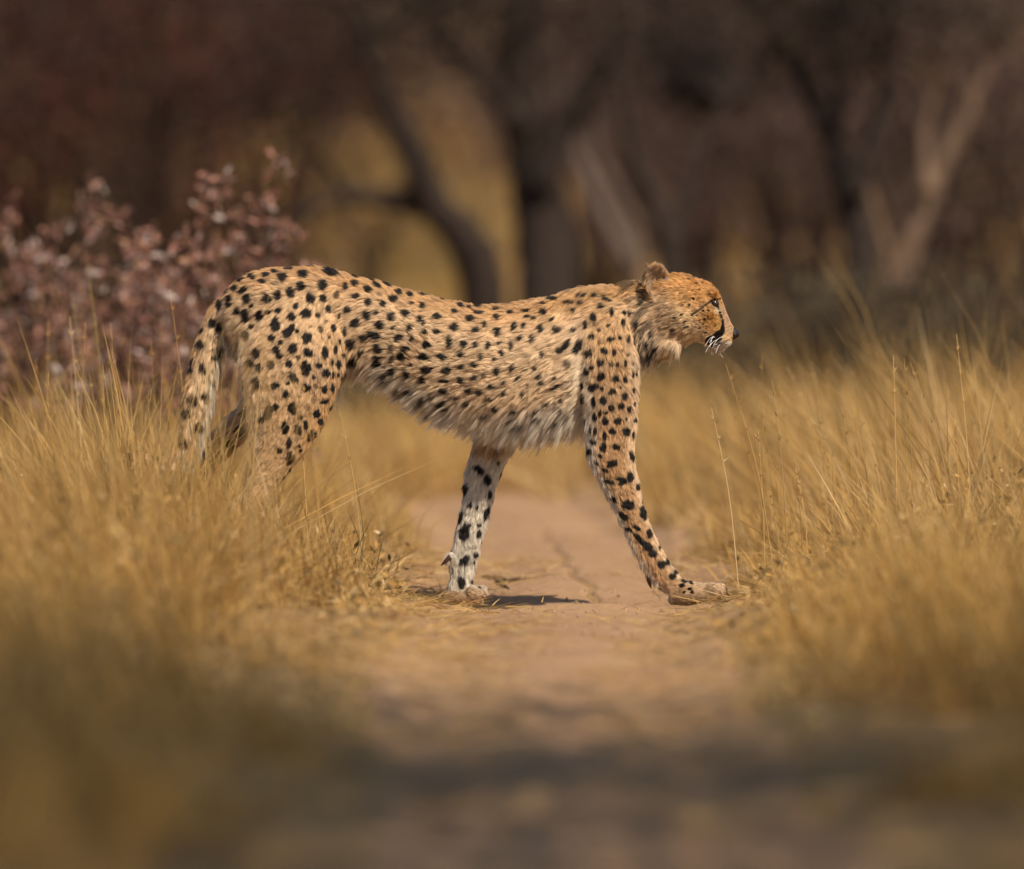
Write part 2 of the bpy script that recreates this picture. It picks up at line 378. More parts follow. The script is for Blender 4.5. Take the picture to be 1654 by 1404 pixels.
def ellipsoid(c, r, rot=0.0, n=16):
    th = np.linspace(0, 2*np.pi, n, endpoint=False); ph = np.linspace(-np.pi/2, np.pi/2, n//2+1)[1:-1]
    V = np.stack([np.cos(ph)[:, None]*np.cos(th), np.cos(ph)[:, None]*np.sin(th), np.sin(ph)[:, None] + 0*th], -1).reshape(-1, 3)
    V = np.concatenate([V, [[0, 0, -1], [0, 0, 1]]])*np.asarray(r)
    cr, sr = math.cos(rot), math.sin(rot)
    V = V @ np.array([[cr, 0, -sr], [0, 1, 0], [sr, 0, cr]]).T + np.asarray(c)
    m = len(ph); i = np.arange(m-1)[:, None]*n; k = np.arange(n)[None]; k2 = (k+1) % n
    F = np.concatenate([np.stack([i+k, i+k2, i+n+k2], -1).reshape(-1, 3), np.stack([i+k, i+n+k2, i+n+k], -1).reshape(-1, 3)])
    E = m*n; k = np.arange(n); k2 = (k+1) % n
    F = np.concatenate([F, np.stack([0*k+E, k2, k], -1), np.stack([0*k+E+1, (m-1)*n+k, (m-1)*n+k2], -1)])
    return V, F
def px(u, v, y): return P(u, v, y)
body_parts = []; RINGS = {}
for nm, d in LOFTS.items():
    RINGS[nm] = loft_rings(d); body_parts.append(loft_mesh(RINGS[nm]))
E = lambda u, v, y, rx, ry, rz, rot=0.0: body_parts.append(ellipsoid(px(u, v, y), (rx, ry, rz), rot))
# muscle and bone under the coat
for sy in (-1, 1):
    E(950, 548, .060*sy, .050, .036, .080, -0.25)     # shoulder blade
    E(985, 600, .070*sy, .062, .036, .075, 0.3)       # upper arm
    E(440, 500, .060*sy, .085, .046, .075)            # hip
    E(505, 560, .068*sy, .070, .042, .110, 0.2)       # thigh
    E(1098, 512, .040*sy, .040, .030, .040)           # cheek
    E(1170, 550, .015*sy, .021, .018, .018)           # muzzle pad
    E(1150, 472, .030*sy, .018, .016, .010, -.4)      # brow
    E(1138, 505, .042*sy, .026, .014, .013, -.3)      # cheek bone
    E(1078, 556, .026*sy, .032, .026, .020)           # ruff below the jaw
E(1159, 560, 0, .023, .022, .0155)                     # chin
for (u, v, yc) in ((1158, 962, -.086), (772, 966, .087), (448, 966, -.088), (358, 966, .088)):
    for k, t in enumerate((-.030, -.010, .011, .030)):
        E(u + (3 if k in (1, 2) else -8), v - 9, yc + t, .020, .0115, .0175, -.2)
for (u, v, yc) in ((1050, 930, -.072), (727, 898, .068)):
    E(u, v, yc, .008, .008, .010)                     # dew pad
def ear(cx, cz, sy):
    """a rounded cupped ear, open to the side and a little forward"""
    o = np.array([0.42, sy*0.86, 0.18]); o /= np.linalg.norm(o)
    up = np.array([-0.10, sy*0.18, 1.0]); up -= o*(up @ o); up /= np.linalg.norm(up)
    rt = np.cross(up, o); c = P(cx, cz, 0.050*sy)
    th = np.linspace(0, 2*np.pi, 24, endpoint=False); V = []; n = 8
    for shell in (0, 1):
        for i in range(n):
            r = (i+1)/n if shell == 0 else (n-i)/n
            wv = np.where(np.sin(th) < 0, 0.80, 1.0)
            dep = -0.026*(1 - r*r) - (0.0 if shell == 0 else 0.0085)
            sc = 1.0 if shell == 0 else 1.03
            for t in range(24):
                V.append(c + rt*(r*sc*0.036*math.cos(th[t])*wv[t]) + up*(r*sc*0.047*math.sin(th[t])) + o*(dep + 0.008*r*math.sin(th[t])))
    V.append(c + o*-0.026); V.append(c + o*-0.0345)
    F = []; R = 2*n
    for i in range(R-1):
        for t in range(24):
            a, b = i*24+t, i*24+(t+1) % 24; F += [[a, b, b+24], [a, b+24, a+24]]
    for t in range(24):
        F += [[R*24, (t+1) % 24, t], [R*24+1, (R-1)*24+t, (R-1)*24+(t+1) % 24]]
    body_parts.append((np.array(V), np.array(F)))
ear(1061, 458, -1); ear(1065, 458, 1)
ear_pts = np.concatenate([body_parts[-2][0], body_parts[-1][0]])
ear_near = body_parts[-2][0]

V, F, o_ = [], [], 0
for v, f in body_parts:
    V.append(v); F.append(f + o_); o_ += len(v)
raw = link('raw_body', tri_mesh('raw_body', np.concatenate(V), np.concatenate(F)))
md = raw.modifiers.new('r', 'REMESH'); md.mode = 'VOXEL'; md.voxel_size = 0.0042
md = raw.modifiers.new('s', 'SMOOTH'); md.factor = 0.5; md.iterations = 7
bpy.context.view_layer.update()
dg = bpy.context.evaluated_depsgraph_get()
body_me = bpy.data.meshes.new_from_object(raw.evaluated_get(dg)); body_me.name = 'body'
bpy.data.objects.remove(raw, do_unlink=True)
nv = len(body_me.vertices)
BV = np.zeros(nv*3); body_me.vertices.foreach_get('co', BV); BV = BV.reshape(-1, 3)
BN = np.zeros(nv*3); body_me.vertices.foreach_get('normal', BN); BN = BN.reshape(-1, 3)
# skin folds and muscle relief
BV += BN*(0.0022*snoise(BV, 42, 21) + 0.0012*snoise(BV, 95, 22))[:, None]*smooth01(0.02, 0.10, BV[:, 2])[:, None]
body_me.vertices.foreach_set('co', BV.ravel()); body_me.update()

# --- attributes of the coat at every vertex, blended from the lofts
names = list(LOFTS)
acc = dict(w=np.zeros(nv), flow=np.zeros((nv, 3)), ln=np.zeros(nv), cl=np.zeros((nv, 3)), clump=np.zeros(nv), lift=np.zeros(nv))
ringw = np.zeros((nv, len(names)))
for li, nm in enumerate(names):
    d = LOFTS[nm]; q = RINGS[nm]
    c = (q[:, :3]+q[:, 3:6])/2; a = (q[:, :3]-q[:, 3:6])/2; ra = np.linalg.norm(a, axis=1); ah = a/ra[:, None]
    T = np.gradient(c, axis=0); T /= np.linalg.norm(T, axis=1, keepdims=True)
    best = np.full(nv, 1e9); t_at = np.zeros(nv); f_at = np.zeros((nv, 3))
    for k in range(len(q)):
        r = BV - c[k]; e = r @ ah[k]; al = r @ np.cross(ah[k], [0, 1, 0])
        dn = np.sqrt((e/ra[k])**2 + (r[:, 1]/max(q[k, 6], .012))**2 + (al/0.012)**2)
        m = dn < best; best[m] = dn[m]; t_at[m] = np.clip(e[m]/ra[k], -1, 1); f_at[m] = T[k]*d['flow']
    wgt = np.exp(-4.0*np.minimum(best, 30)) + 1e-30
    ringw[:, li] = wgt
    up = np.clip(t_at, 0, 1)[:, None]; dn_ = np.clip(-t_at, 0, 1)[:, None]
    l3 = d['len']; c3 = d['col']
    s_up, s_dn = smooth01(.35, 1, up), smooth01(.45, .98, dn_)
    ln = (l3[1] + (l3[0]-l3[1])*s_up + (l3[2]-l3[1])*s_dn)[:, 0]
    cl = c3[1] + (c3[0]-c3[1])*s_up + (c3[2]-c3[1])*s_dn
    fl = f_at.copy()
    if nm == 'torso': fl = fl + np.array([0, 0, -1])*(0.25 + 0.5*smooth01(.1, .9, dn_)) + np.array([0, 0, 0.1])
    if nm == 'neck': fl = fl + np.array([0, 0, -1])*(0.2 + 0.9*smooth01(-.2, .8, -t_at)[:, None]) + np.array([0, 0, 0.5])*smooth01(.5, 1, t_at)[:, None]
    if nm == 'hindleg_near' or nm == 'hindleg_far': fl = fl + np.array([-0.25, 0, -0.1])
    if nm == 'head': fl = fl + np.array([-.2, 0, -0.9])*smooth01(.35, .95, -t_at)[:, None]
    acc['w'] += wgt; acc['flow'] += fl*wgt[:, None]; acc['ln'] += ln*wgt; acc['cl'] += cl*wgt[:, None]
    acc['clump'] += d['clump']*wgt; acc['lift'] += d['lift']*wgt
for k in ('flow', 'ln', 'cl', 'clump', 'lift'):
    acc[k] = acc[k]/(acc['w'][:, None] if acc[k].ndim == 2 else acc['w'])
ringw /= ringw.sum(1, keepdims=True)
flow, hl, base, clp, lift = acc['flow'], acc['ln'], acc['cl'], acc['clump'], acc['lift']
UV = np.stack(project(BV), 1)
# painted regions of the coat (photo px centre, radius, colour, strength), head only where the head loft rules
head_w = smooth01(.3, .7, ringw[:, names.index('head')] + 0.0)
def region(u, v, ru, rv, c, s, wt=1.0, soft=.5):
    global base
    d = np.sqrt(((UV[:, 0]-u)/ru)**2 + ((UV[:, 1]-v)/rv)**2)
    m = (1 - smooth01(1-soft, 1+soft, d))*s*wt
    base = base*(1-m[:, None]) + np.asarray(c)*m[:, None]
region(1118, 470, 42, 26, (0.64, 0.33, 0.11), .8, head_w)
region(1150, 518, 20, 20, (0.60, 0.30, 0.08), .8, head_w)
region(1110, 530, 30, 14, (0.66, 0.46, 0.28), .7, head_w)
region(1178, 505, 11, 30, (0.60, 0.40, 0.27), .85, head_w)
region(1174, 560, 14, 8, (0.78, 0.70, 0.60), .9, head_w)
region(1150, 566, 16, 6, (0.58, 0.46, 0.36), .9, head_w)
region(1100, 562, 22, 10, (0.62, 0.50, 0.37), .7, head_w)
region(1066, 520, 22, 50, (0.40, 0.27, 0.17), .6)
region(1040, 560, 26, 34, (0.62, 0.55, 0.47), .7)
region(1160, 502, 5, 6, (0.80, 0.70, 0.55), .8, head_w)
region(880, 690, 80, 30, (0.72, 0.66, 0.58), .8, ringw[:, names.index('torso')])
region(620, 640, 60, 26, (0.74, 0.68, 0.60), .9, ringw[:, names.index('torso')])
region(1000, 545, 60, 40, (0.62, 0.36, 0.15), .5)
region(790, 722, 40, 14, (0.42, 0.24, 0.09), .8)
# hair length refinements
nose_d = np.sqrt(((UV[:, 0]-1175)/26)**2 + ((UV[:, 1]-520)/45)**2)
hl = hl*(1 - 0.6*(1 - smooth01(.5, 1.4, nose_d))*head_w)
hl = np.where((head_w > .3) & (UV[:, 0] > 1122) & (UV[:, 1] > 540), np.minimum(hl, .0055), hl)
hl = hl*(1 + 0.7*np.exp(-((UV[:, 0]-1090)/40)**2 - ((UV[:, 1]-446)/12)**2)*head_w)
hl = hl*(1 + 0.45*np.exp(-((UV[:, 0]-1085)/26)**2 - ((UV[:, 1]-540)/30)**2)*head_w)
hl = hl*(1 + 0.5*np.exp(-((UV[:, 0]-1040)/20)**2 - ((UV[:, 1]-455)/14)**2))
ridge = np.exp(-np.clip((820 - UV[:, 0])/40, 0, 9)**2 - np.clip((UV[:, 0] - 1045)/10, 0, 9)**2)*smooth01(.55, .9, BN[:, 2])*(UV[:, 1] < 500)
lift = lift + .38*ridge; hl = hl*(1 + .4*ridge)
nape = np.exp(-((UV[:, 0]-1005)/38)**2 - ((UV[:, 1]-462)/16)**2)
lift = lift + .45*nape; hl = hl*(1 + .35*nape)
hl = hl*(1 + 0.35*np.exp(-((UV[:, 0]-960)/60)**2 - ((UV[:, 1]-465)/12)**2))
kde = kdtree.KDTree(len(ear_pts))
for k, p in enumerate(ear_pts): kde.insert(p, k)
kde.balance()
ear_m = np.zeros(nv, bool); inner = np.zeros(nv, bool)
HC = np.array([P(1092, 505, 0)])
for k in np.nonzero((UV[:, 0] > 1020) & (UV[:, 0] < 1105) & (UV[:, 1] < 500))[0]:
    co, idx, ds = kde.find(BV[k])
    sk = np.linalg.norm((BV[k] - P(1085, 500, 0))/np.array([.066, .066, .078]))
    if ds < .006 and sk > 1.02:
        ear_m[k] = True
        sy = -1 if BV[k, 1] < 0 else 1
        o_v = np.array([.42, sy*.86, .18])/.9735
        inner[k] = (BN[k] @ o_v > .15) and (idx % len(ear_near)) < 7*24
hl[ear_m] = 0.007; hl[inner] = 0.010
base[ear_m] = (0.55, 0.31, 0.11); base[inner] = (0.42, 0.29, 0.19)
flow[ear_m] = (0.05, 0, 1.0); lift[ear_m] = .35; clp[ear_m] = .3
# swirl
ang = 0.38*snoise(BV, 16, 31) + 0.22*snoise(BV, 38, 32)
ang = ang*np.clip(hl/0.018, .35, 1.2)
T = flow - BN*np.sum(flow*BN, 1, keepdims=True); T /= np.linalg.norm(T, axis=1, keepdims=True)+1e-9
T = T*np.cos(ang)[:, None] + np.cross(BN, T)*np.sin(ang)[:, None]

# --- the spots, read off the photograph: (zoom origin, zoom factor, [(x, y, rx, ry, tilt, strength)])
K = 7.02
SPOTZ = [
 ((280,410),K,[(585,405,45),(695,390,44,30,-25),(780,415,62,34,-25),(515,580,44,60),(630,500,36),(625,570,34),(835,520,42,58),(885,590,34,22,-35),(720,650,46),(820,710,52,75),(975,710,52,58),(885,820,32),
   (435,785,40,58),(525,840,48,58),(815,930,48,60),(300,1030,50),(330,1310,42,50),(935,1140,50,60),(970,1300,45),(1100,1265,50),(890,255,48,30,20),(760,285,45,30,-20),(1045,235,50,28),(1010,310,46,26),
   (430,545,30,50,30),(310,870,22,40,20),(1150,335,35,25,0,.6),(540,1120,46),(560,1310,40),(200,1220,34,40),(190,1330,34),(470,1180,40)]),
 ((420,410),K,[(60,235,48,28,-10),(170,195,42,26),(255,265,60,50,20),(320,165,50,20),(490,225,62,48),(560,120,55,20),(800,205,100,48,25),(1065,235,55,22,28),(1255,275,58,20,25),(40,310,44,28),(150,335,35,25,0,.6),
   (345,435,50,60),(460,365,55,50),(705,355,60,58),(200,475,50,52),(75,510,46,58,-20),(575,500,56,58),(720,505,44,40),(865,465,30,42,0,.8),(970,375,30,44),(1070,325,50,36,20),(1225,400,45,42),(1330,355,55,28,30),(1080,480,44,34),
   (1225,545,48,42),(1390,565,40),(1355,460,32,20,0,.6),(205,640,36),(90,660,36,30),(405,595,35),(520,675,64,58),(655,690,33),(780,625,34,50),(360,715,46,50),(175,800,52,78),(310,885,60,58),(370,835,40),(420,875,25),(135,955,42),
   (230,1000,32),(375,1070,52,68),(685,850,34,40,0,.8),(570,820,22,18,0,.6),(835,845,30,40),(750,770,26,18,0,.6),(530,950,58,66),(990,630,42),(1210,700,48,60),(1320,670,32),(1075,785,55,58),(1355,810,52),(965,885,24,55),
   (1180,960,48,42),(1310,935,85,44,20),(1025,1020,58,75),(1340,1085,64,50,30),(1130,1130,20,40),(1170,1110,20,28),(545,1125,52),(435,1180,28),(740,1120,40,70),(855,1085,22,48),(950,1145,24),(1045,1235,62,58),(1320,1250,48),
   (820,1235,16,42),(890,1255,32,55),(665,1265,40,34),(525,1290,58,80),(330,1250,40),(190,1090,45),(215,1150,45),(125,1265,56),(755,1355,50,46),(365,1390,45),(900,700,14,42),(905,990,14,26),(790,945,20)]),
 ((380,580),K,[(415,65,55),(265,110,40),(620,55,45),(800,70,58),(800,150,48),(645,200,40),(690,240,30),(945,75,38),(1040,165,48,55),(890,205,25),(1110,180,16,36),(1170,180,14,32),(1105,50,14,46),(1175,65,32,56),
   (1235,210,32,50,30),(595,270,22),(455,305,58,42),(805,325,54,46),(910,310,28,28,0,.6),(1015,350,30,50),(1105,325,26,56),(580,405,36,40),(1020,480,56,28,-15),(1110,550,34,66,20),(880,470,36,30,0,.5),(810,550,32,28,0,.6),
   (650,560,54,70),(460,540,40),(920,620,38,52),(740,665,25),(795,715,25),(965,710,32,34),(800,770,28),(565,780,42,66),(710,795,48,64),(875,850,54,50),(850,910,32,28),(605,960,30,62),(725,990,25),(740,1045,22),
   (500,1045,30),(620,1130,50,72),(630,1290,34,46),(560,1360,32),(380,570,45),(290,690,40),(360,640,50),(170,40,50),(230,270,58)]),
 ((580,430),K,[(320,205,62,18,28),(430,215,52,16,25),(690,300,68,18,30),(930,345,62,24,35),(455,290,42,30,20),(575,315,44,26,20),(385,370,54,40,20),(280,430,48,38),(235,320,30,22),(595,415,32,22),(720,445,36),(370,570,46,54,20),
   (520,530,48,40,30),(690,600,44,36),(730,650,22,28),(890,570,50,38),(570,705,34,46),(385,705,28,24),(750,750,36,28,30),(870,745,48,26),(1080,505,38,26,20),(1150,440,42,26,20),(1255,460,25,15),(1350,440,52,20),(1360,525,56,24),
   (1260,590,50,36),(1085,690,50,48,30),(1320,720,45,34),(1020,860,34,72),(445,820,56,46),(590,835,28,36),(760,905,54,42),(1190,880,44,40),(1320,890,34),(360,935,26,34),(530,950,60,36),(470,1035,45,50),(365,1065,22,50,20),
   (735,1035,70,38),(945,1030,64,34,15),(1160,1010,48,34,-20),(215,945,54,56),(200,1035,44,20),(210,1120,48,48),(1165,1145,42,26),(1310,1125,42,32,20),(580,1125,28,18),(765,1180,66,48),(985,1185,56,44),(530,1230,42,60),
   (375,1210,40,46),(280,1280,34,70),(715,1300,48,40),(965,1305,54,26),(1150,1295,44,40),(1310,1270,46,30,-20),(245,670,55)]),
 ((560,560),K,[(585,545,40,58),(690,535,34,42),(545,620,44,44,0,.6),(860,620,40,60),(945,570,45,45,0,.8),(1100,505,60,44),(1070,660,64,38,-25),(1230,590,50,18),(1140,720,56,18),(930,850,46,60),(800,690,26,40,0,.8),(500,140,25,50),
   (430,380,26,60),(1350,660,48,30),(1110,850,30,30,0,.7)]),
 ((740,440),K,[(235,455,54,24),(130,520,48,34),(425,410,46,20),(435,500,38,32),(590,450,50,20),(765,430,46,20),(960,440,48,32),(775,500,42,18),(865,510,34,20),(630,610,36,44),(740,600,26,38),(295,590,28,34),(205,660,44,36),
   (445,670,42,55),(930,640,38,46),(1115,645,48,40),(1060,530,36,20,-30),(705,745,34,24),(835,750,26,44),(70,810,44),(195,825,36,32),(335,830,32,50),(605,825,28,46),(465,805,38,18,-30),(500,915,36,32),(770,940,30,34,0,.4),
   (945,930,22,46),(1030,830,18,18,0,.5),(255,970,30,40),(200,1045,28,40),(415,985,30,26),(35,940,36,32),(40,1070,36,28),(615,1085,32,46),(440,1130,36,38),(865,1090,32,28),(760,1110,30,14),(185,1205,46,34),(300,1160,24,28),
   (20,1215,42,46),(915,1185,50,24),(1100,1200,30,24),(690,1190,46,18,-40),(525,1255,24),(940,1260,44,26),(375,1300,42,28),(800,1275,18),(1100,1310,64,26,-30),(130,1350,46,34),(240,1375,46,28),(725,1380,18,50),
   (515,1375,24,44,35),(1225,820,34,75,35),(1150,890,40,35),(1260,330,54,26),(1390,345,36,28),(1070,290,74,18),(960,350,38,16),(1300,430,28),(1300,650,30,34),(1240,1040,45,50,0,.8),(1370,820,46,60,20),(1330,890,34,45)]),
 ((740,560),K,[(415,715,50,28),(630,750,50,22),(345,600,48,22),(290,805,48,26,20),(600,840,58,18,-20),(435,935,44,22),(670,920,60,22,-10),(200,1010,40,28),(895,825,55,34),(880,740,24,48,40),(1015,655,42,30),(1160,610,22),
   (1160,730,30),(1130,880,46,54),(90,660,58,32),(430,1190,36,24),(730,1130,35,22),(1080,1040,28,28,0,.7)]),
 ((880,430),K,[(270,400,52,24),(440,415,56,28),(420,330,54,26),(640,455,36),(545,580,34,48,-30),(460,660,30,48),(320,715,28,40),(525,800,38,34),(615,725,26),(620,860,22,20,0,.6),(745,825,46,24),(850,805,22,28),(715,675,28,16),
   (785,975,24,44),(665,955,48,32,25),(485,1000,48),(350,950,38,50,20),(390,875,45),(625,1095,44),(530,1150,34,24),(465,1205,34,48),(755,1110,26,30,0,.8),(825,1110,18,34),(915,1105,18,36),(875,950,16,20,0,.6),(940,1000,18),
   (635,1255,46,50),(800,1275,38,44),(915,1290,26,40),(1000,1230,14,32),(1040,1210,12,36),(1000,1105,10,20),(1035,1095,12,30),(560,1365,55,40),(760,520,26,50),(890,640,24,50),(950,820,20,50),(1045,660,28,50),(1020,840,24,50),
   (960,540,22,40),(1140,890,26,50),(1190,780,20,40),(1190,1040,38,60),(1100,1040,28,36),(900,530,22,30),(1230,960,28,40),(700,370,62,18,30),(560,330,42,20),(1080,420,24,36)]),
 ((900,590),K,[(320,75,34,48),(390,35,28,20),(490,130,42,58),(655,145,40,44),(775,160,28,42),(865,105,14,26),(900,85,12,34),(390,270,42,36),(445,230,34,46),(510,260,22,26),(620,305,46,38),(720,255,18),(765,350,32,42),(870,285,14,40),
   (515,410,42,54),(410,425,24,60),(615,485,36,32),(720,470,40,36),(820,505,24,42),(880,440,12,30),(560,540,20),(480,545,18,42),(425,590,26,50),(545,635,38,50),(680,635,42,46),(780,610,16),(885,630,20,34),(430,745,20,50),
   (375,730,12,40),(630,750,40,38),(790,755,48,52),(865,790,16,40),(535,800,22,56),(400,870,40,28,30),(520,930,36,58),(675,930,58,36,35),(355,980,36),(850,1030,26,60,-15),(485,1030,26),(630,1115,62,44,-20),(540,1195,46,22,20),
   (440,1100,36,16,30),(730,1305,64,40,15),(830,1265,42,62),(590,1325,68,28,15),(920,1380,24,40),(280,240,18,45),(285,380,26,60)]),
 ((940,780),6.892,[(285,5,56,18),(435,10,44,18),(625,60,16,50),(675,110,12,50,-20),(350,185,44,28,25),(520,245,72,52),(455,370,68,32,30),(685,325,42,82),(735,300,9,40,-20),(750,570,32,56),(820,540,22,62,-18),(605,500,46,24,30),
   (520,525,42,24,30),(620,610,72,30,50),(740,720,50),(790,790,48),(690,680,54,38,40),(865,715,14,28),(885,645,12,46,-30),(890,905,46,48),(960,865,28,48),(1000,1040,44,36),(1045,990,26),(1130,1020,18,44,-40),
   (1140,1085,38,32),(1115,1140,34,24),(1210,1110,30,16,35),(1195,1180,28,14),(1135,1220,20),(1230,1215,18)]),
 ((690,690),8.775,[(690,140,50,38),(980,340,44,36,-25),(630,410,34,110),(740,610,95,55,20),(860,750,58,85),(1060,690,32,85,15),(1010,500,20,42),(525,890,46,95,20),(890,960,30,66),(615,1110,34,48),(845,1220,34,98,15),(455,1290,52,92,20),
   (700,1140,24),(580,1390,60,28),(740,1390,40,24)]),
 ((690,860),10.8,[(630,60,80,75),(905,30,46,72,15),(640,500,70,115,40),(845,400,42,60,15),(820,530,18,50),(590,870,65,120),(780,860,30,40)]),
 ((650,680),2.5446,[(255,455,22,32,15),(315,455,11,24,15),(350,375,11,28,20),(238,390,16,26,15)]),
 ((1080,430),8.777,[(510,760,14),(440,770,14),(440,880,18,14),(490,635,18,14),(560,630,18,12),(350,465,18),(295,550,15),(250,860,34,10,-20),(230,790,34,10,-20),(490,820,12),(520,940,18,10),(130,890,12),(80,730,26,14),
   (180,690,30,12,-30),(200,550,20,12),(40,915,24,16),(400,700,14,8),(560,720,12),(630,690,10),(540,850,10),(400,240,20,10),(430,330,14,8),(280,180,24,8),(360,150,24,8),(480,230,16,8)]),
 ((300,600),1.0,[(312,648,9,10),(300,668,8,9),(318,690,9,10),(330,640,7,8),(300,718,10,8),(250,745,9,16),(205,742,7,16),(160,748,9,16),(110,760,12,14)][:0] or [(12,48,9,10),(0,68,8,9),(20,92,9,9),(32,42,7,8),(-2,118,12,8),(-48,146,8,16),(-92,142,7,16),(-138,150,9,16),(-190,162,14,14),
   (88,98,9,10),(70,118,10,9),(50,138,9,9),(95,70,7,9),(30,160,8,8)]),
]
bvh = BVHTree.FromPolygons([tuple(v) for v in BV], [tuple(p.vertices) for p in body_me.polygons])
spots = []                       # px centre, radii px, tilt, strength, 3D centre
def cast(u, v):
    d = Vector(P(u, v, 0) - CAM).normalized()
    h = bvh.ray_cast(Vector(CAM), d)
    if h[0] is None:
        h = bvh.find_nearest(Vector(P(u, v, -.05)))
    return np.array(h[0])
for (ox, oz), k, lst in SPOTZ:
    for s in lst:
        s = tuple(s); rx = s[2]; ry = s[3] if len(s) > 3 else rx; tl = s[4] if len(s) > 4 else 0; st = s[5] if len(s) > 5 else 1.0
        u, v = ox + s[0]/k, oz + s[1]/k
        if any((u-a[0])**2 + (v-a[1])**2 < 30 for a in spots): continue
        spots.append((u, v, rx/k, ry/k, math.radians(tl), st, cast(u, v)))
STROKES = [([(702,585),(735,680),(762,770),(768,860),(745,940),(700,975)], (13,15,18,26,40,50), 1.0), ([(595,488),(650,482),(735,460)], (16,16,8), 1.0), ([(585,505),(470,592),(330,692)], (14,13,16), .95),
           ([(620,520),(660,560),(700,578)], (14,16,14), 1.0), ([(705,330),(745,410)], (14,14), .55), ([(690,1000),(620,1060),(560,1065)], (60,72,40), 1.0), ([(640,1120),(760,1090),(860,1040)], (22,14,8), .7),
           ([(60,740),(120,720)], (10,8), .6)]
for pts, wd, st in STROKES:
    p = spline([(*a, b) for a, b in zip(pts, wd)], 14)
    for x, y, r in p:
        u, v = 1080 + x/8.777, 430 + y/8.777
        spots.append((u, v, r/8.777, r/8.777, 0, st, cast(u, v)))
# the side away from the lens: spaced at random, sized as on this side
fc = np.array([c for p in body_me.polygons for c in (p.vertices[0],)]); cand = rng.choice(nv, 5000, replace=False)
blind = []
known = np.array([s[6] for s in spots])
for ci in cand:
    p = BV[ci]
    if BN[ci, 2] < -.45 and p[2] > .3: continue
    if UV[ci, 0] > 1095 and UV[ci, 1] < 580: continue
    if ear_m[ci] or (UV[ci, 0] > 1030 and UV[ci, 1] < 500): continue
    d = Vector(p - CAM); L_ = d.length
    h = bvh.ray_cast(Vector(CAM), d.normalized())
    if h[0] is not None and abs(h[3] - L_) < 0.012 and BN[ci] @ (CAM - p) > 0: continue
    r = 0.0075 + 0.005*min(1, max(0, (p[2]-.2)/.4)); r *= rng.uniform(.75, 1.15)
    gap = 2.7*r
    if np.min(np.sum((known - p)**2, 1)) < gap*gap: continue
    if blind and np.min(np.sum((np.array([b[0] for b in blind]) - p)**2, 1)) < gap*gap: continue
    blind.append((p, r))
SU = np.array([s[:6] for s in spots]); SC = np.array([s[6] for s in spots])
BC = np.array([b[0] for b in blind]); BR = np.array([b[1] for b in blind])
def darkness(q):
    """0..1 spot strength at points q"""
    out = np.zeros(len(q))
    key = np.floor(q[:, 0]/.06)*1e6 + np.floor(q[:, 2]/.06)*1e3 + np.floor(q[:, 1]/.12)
    order = np.argsort(key, kind='stable'); cuts = np.nonzero(np.diff(key[order]))[0] + 1
    for ids in np.split(order, cuts):
        p = q[ids]; u, v = project(p); lo, hi = p.min(0) - .055, p.max(0) + .055
        jit = 0.20*snoise(p, 240, 41) + 0.13*snoise(p, 700, 42); dk = np.zeros(len(p))
        m = np.all((SC > lo) & (SC < hi), 1)
        if m.any():
            Q = SU[m]; du = u[:, None] - Q[None, :, 0]; dv = v[:, None] - Q[None, :, 1]
            c, s = np.cos(Q[:, 4]), np.sin(Q[:, 4])
            e = np.sqrt(((du*c + dv*s)/(Q[:, 2]*1.04+.25))**2 + ((-du*s + dv*c)/(Q[:, 3]*1.04+.25))**2)
            e[((p[:, None] - SC[m][None])**2).sum(-1) > 0.05**2] = 9
            dk = ((1 - smooth01(.82, 1.14, e + jit[:, None]))*Q[:, 5]).max(1)
        m = np.all((BC > lo) & (BC < hi), 1)
        if m.any():
            e2 = np.sqrt(((p[:, None] - BC[m][None])**2).sum(-1))/BR[m]
            dk = np.maximum(dk, (1 - smooth01(.82, 1.14, e2 + jit[:, None])).max(1))
        out[ids] = dk
    return out
BLACK = np.array([0.012, 0.0095, 0.0085])

# --- skin mesh
cheetah = empty('cheetah', P(760, 972, 0.0))
tag(cheetah, 'spotted cheetah striding across the sandy path, seen in profile', 'cheetah')
vd = darkness(BV)[:, None]
skin_c = base*0.55*(1-vd) + BLACK*vd
a = body_me.color_attributes.new('tint', 'FLOAT_COLOR', 'POINT')
a.data.foreach_set('color', np.concatenate([skin_c, np.ones((nv, 1))], 1).astype(np.float32).ravel())
body = link('body', body_me, mat_tint('skin', 0.8, 0, 0.1), cheetah)

# --- fur: real strands as hair curves
body_me.calc_loop_triangles()
TR = np.zeros(len(body_me.loop_triangles)*3, np.int32); body_me.loop_triangles.foreach_get('vertices', TR); TR = TR.reshape(-1, 3)
A_, B_, C_ = BV[TR[:, 0]], BV[TR[:, 1]], BV[TR[:, 2]]
area = 0.5*np.linalg.norm(np.cross(B_-A_, C_-A_), axis=1)
tn = BN[TR].mean(1); tl = hl[TR].mean(1)
wt = area*np.clip(0.016/tl, .8, 2.6)*np.where(tn[:, 1] > .35, .45, 1.0)
NH = 330000
ti = rng.choice(len(TR), NH, p=wt/wt.sum())
r1 = np.sqrt(rng.random(NH)); r2 = rng.random(NH)
bc = np.stack([1-r1, r1*(1-r2), r1*r2], 1)
ip = lambda arr: (arr[TR[ti]]*(bc[:, :, None] if arr.ndim == 2 else bc)).sum(1)
root = ip(BV); nrm = ip(BN); nrm /= np.linalg.norm(nrm, axis=1, keepdims=True)
tng = ip(T); tng -= nrm*np.sum(tng*nrm, 1, keepdims=True); tng /= np.linalg.norm(tng, axis=1, keepdims=True)+1e-9
ln = ip(hl)*rng.uniform(.6, 1.2, NH); ln[rng.random(NH) < .03] *= 1.35
lf = ip(lift); cs = ip(clp); hb = ip(base)
NC = NH//17
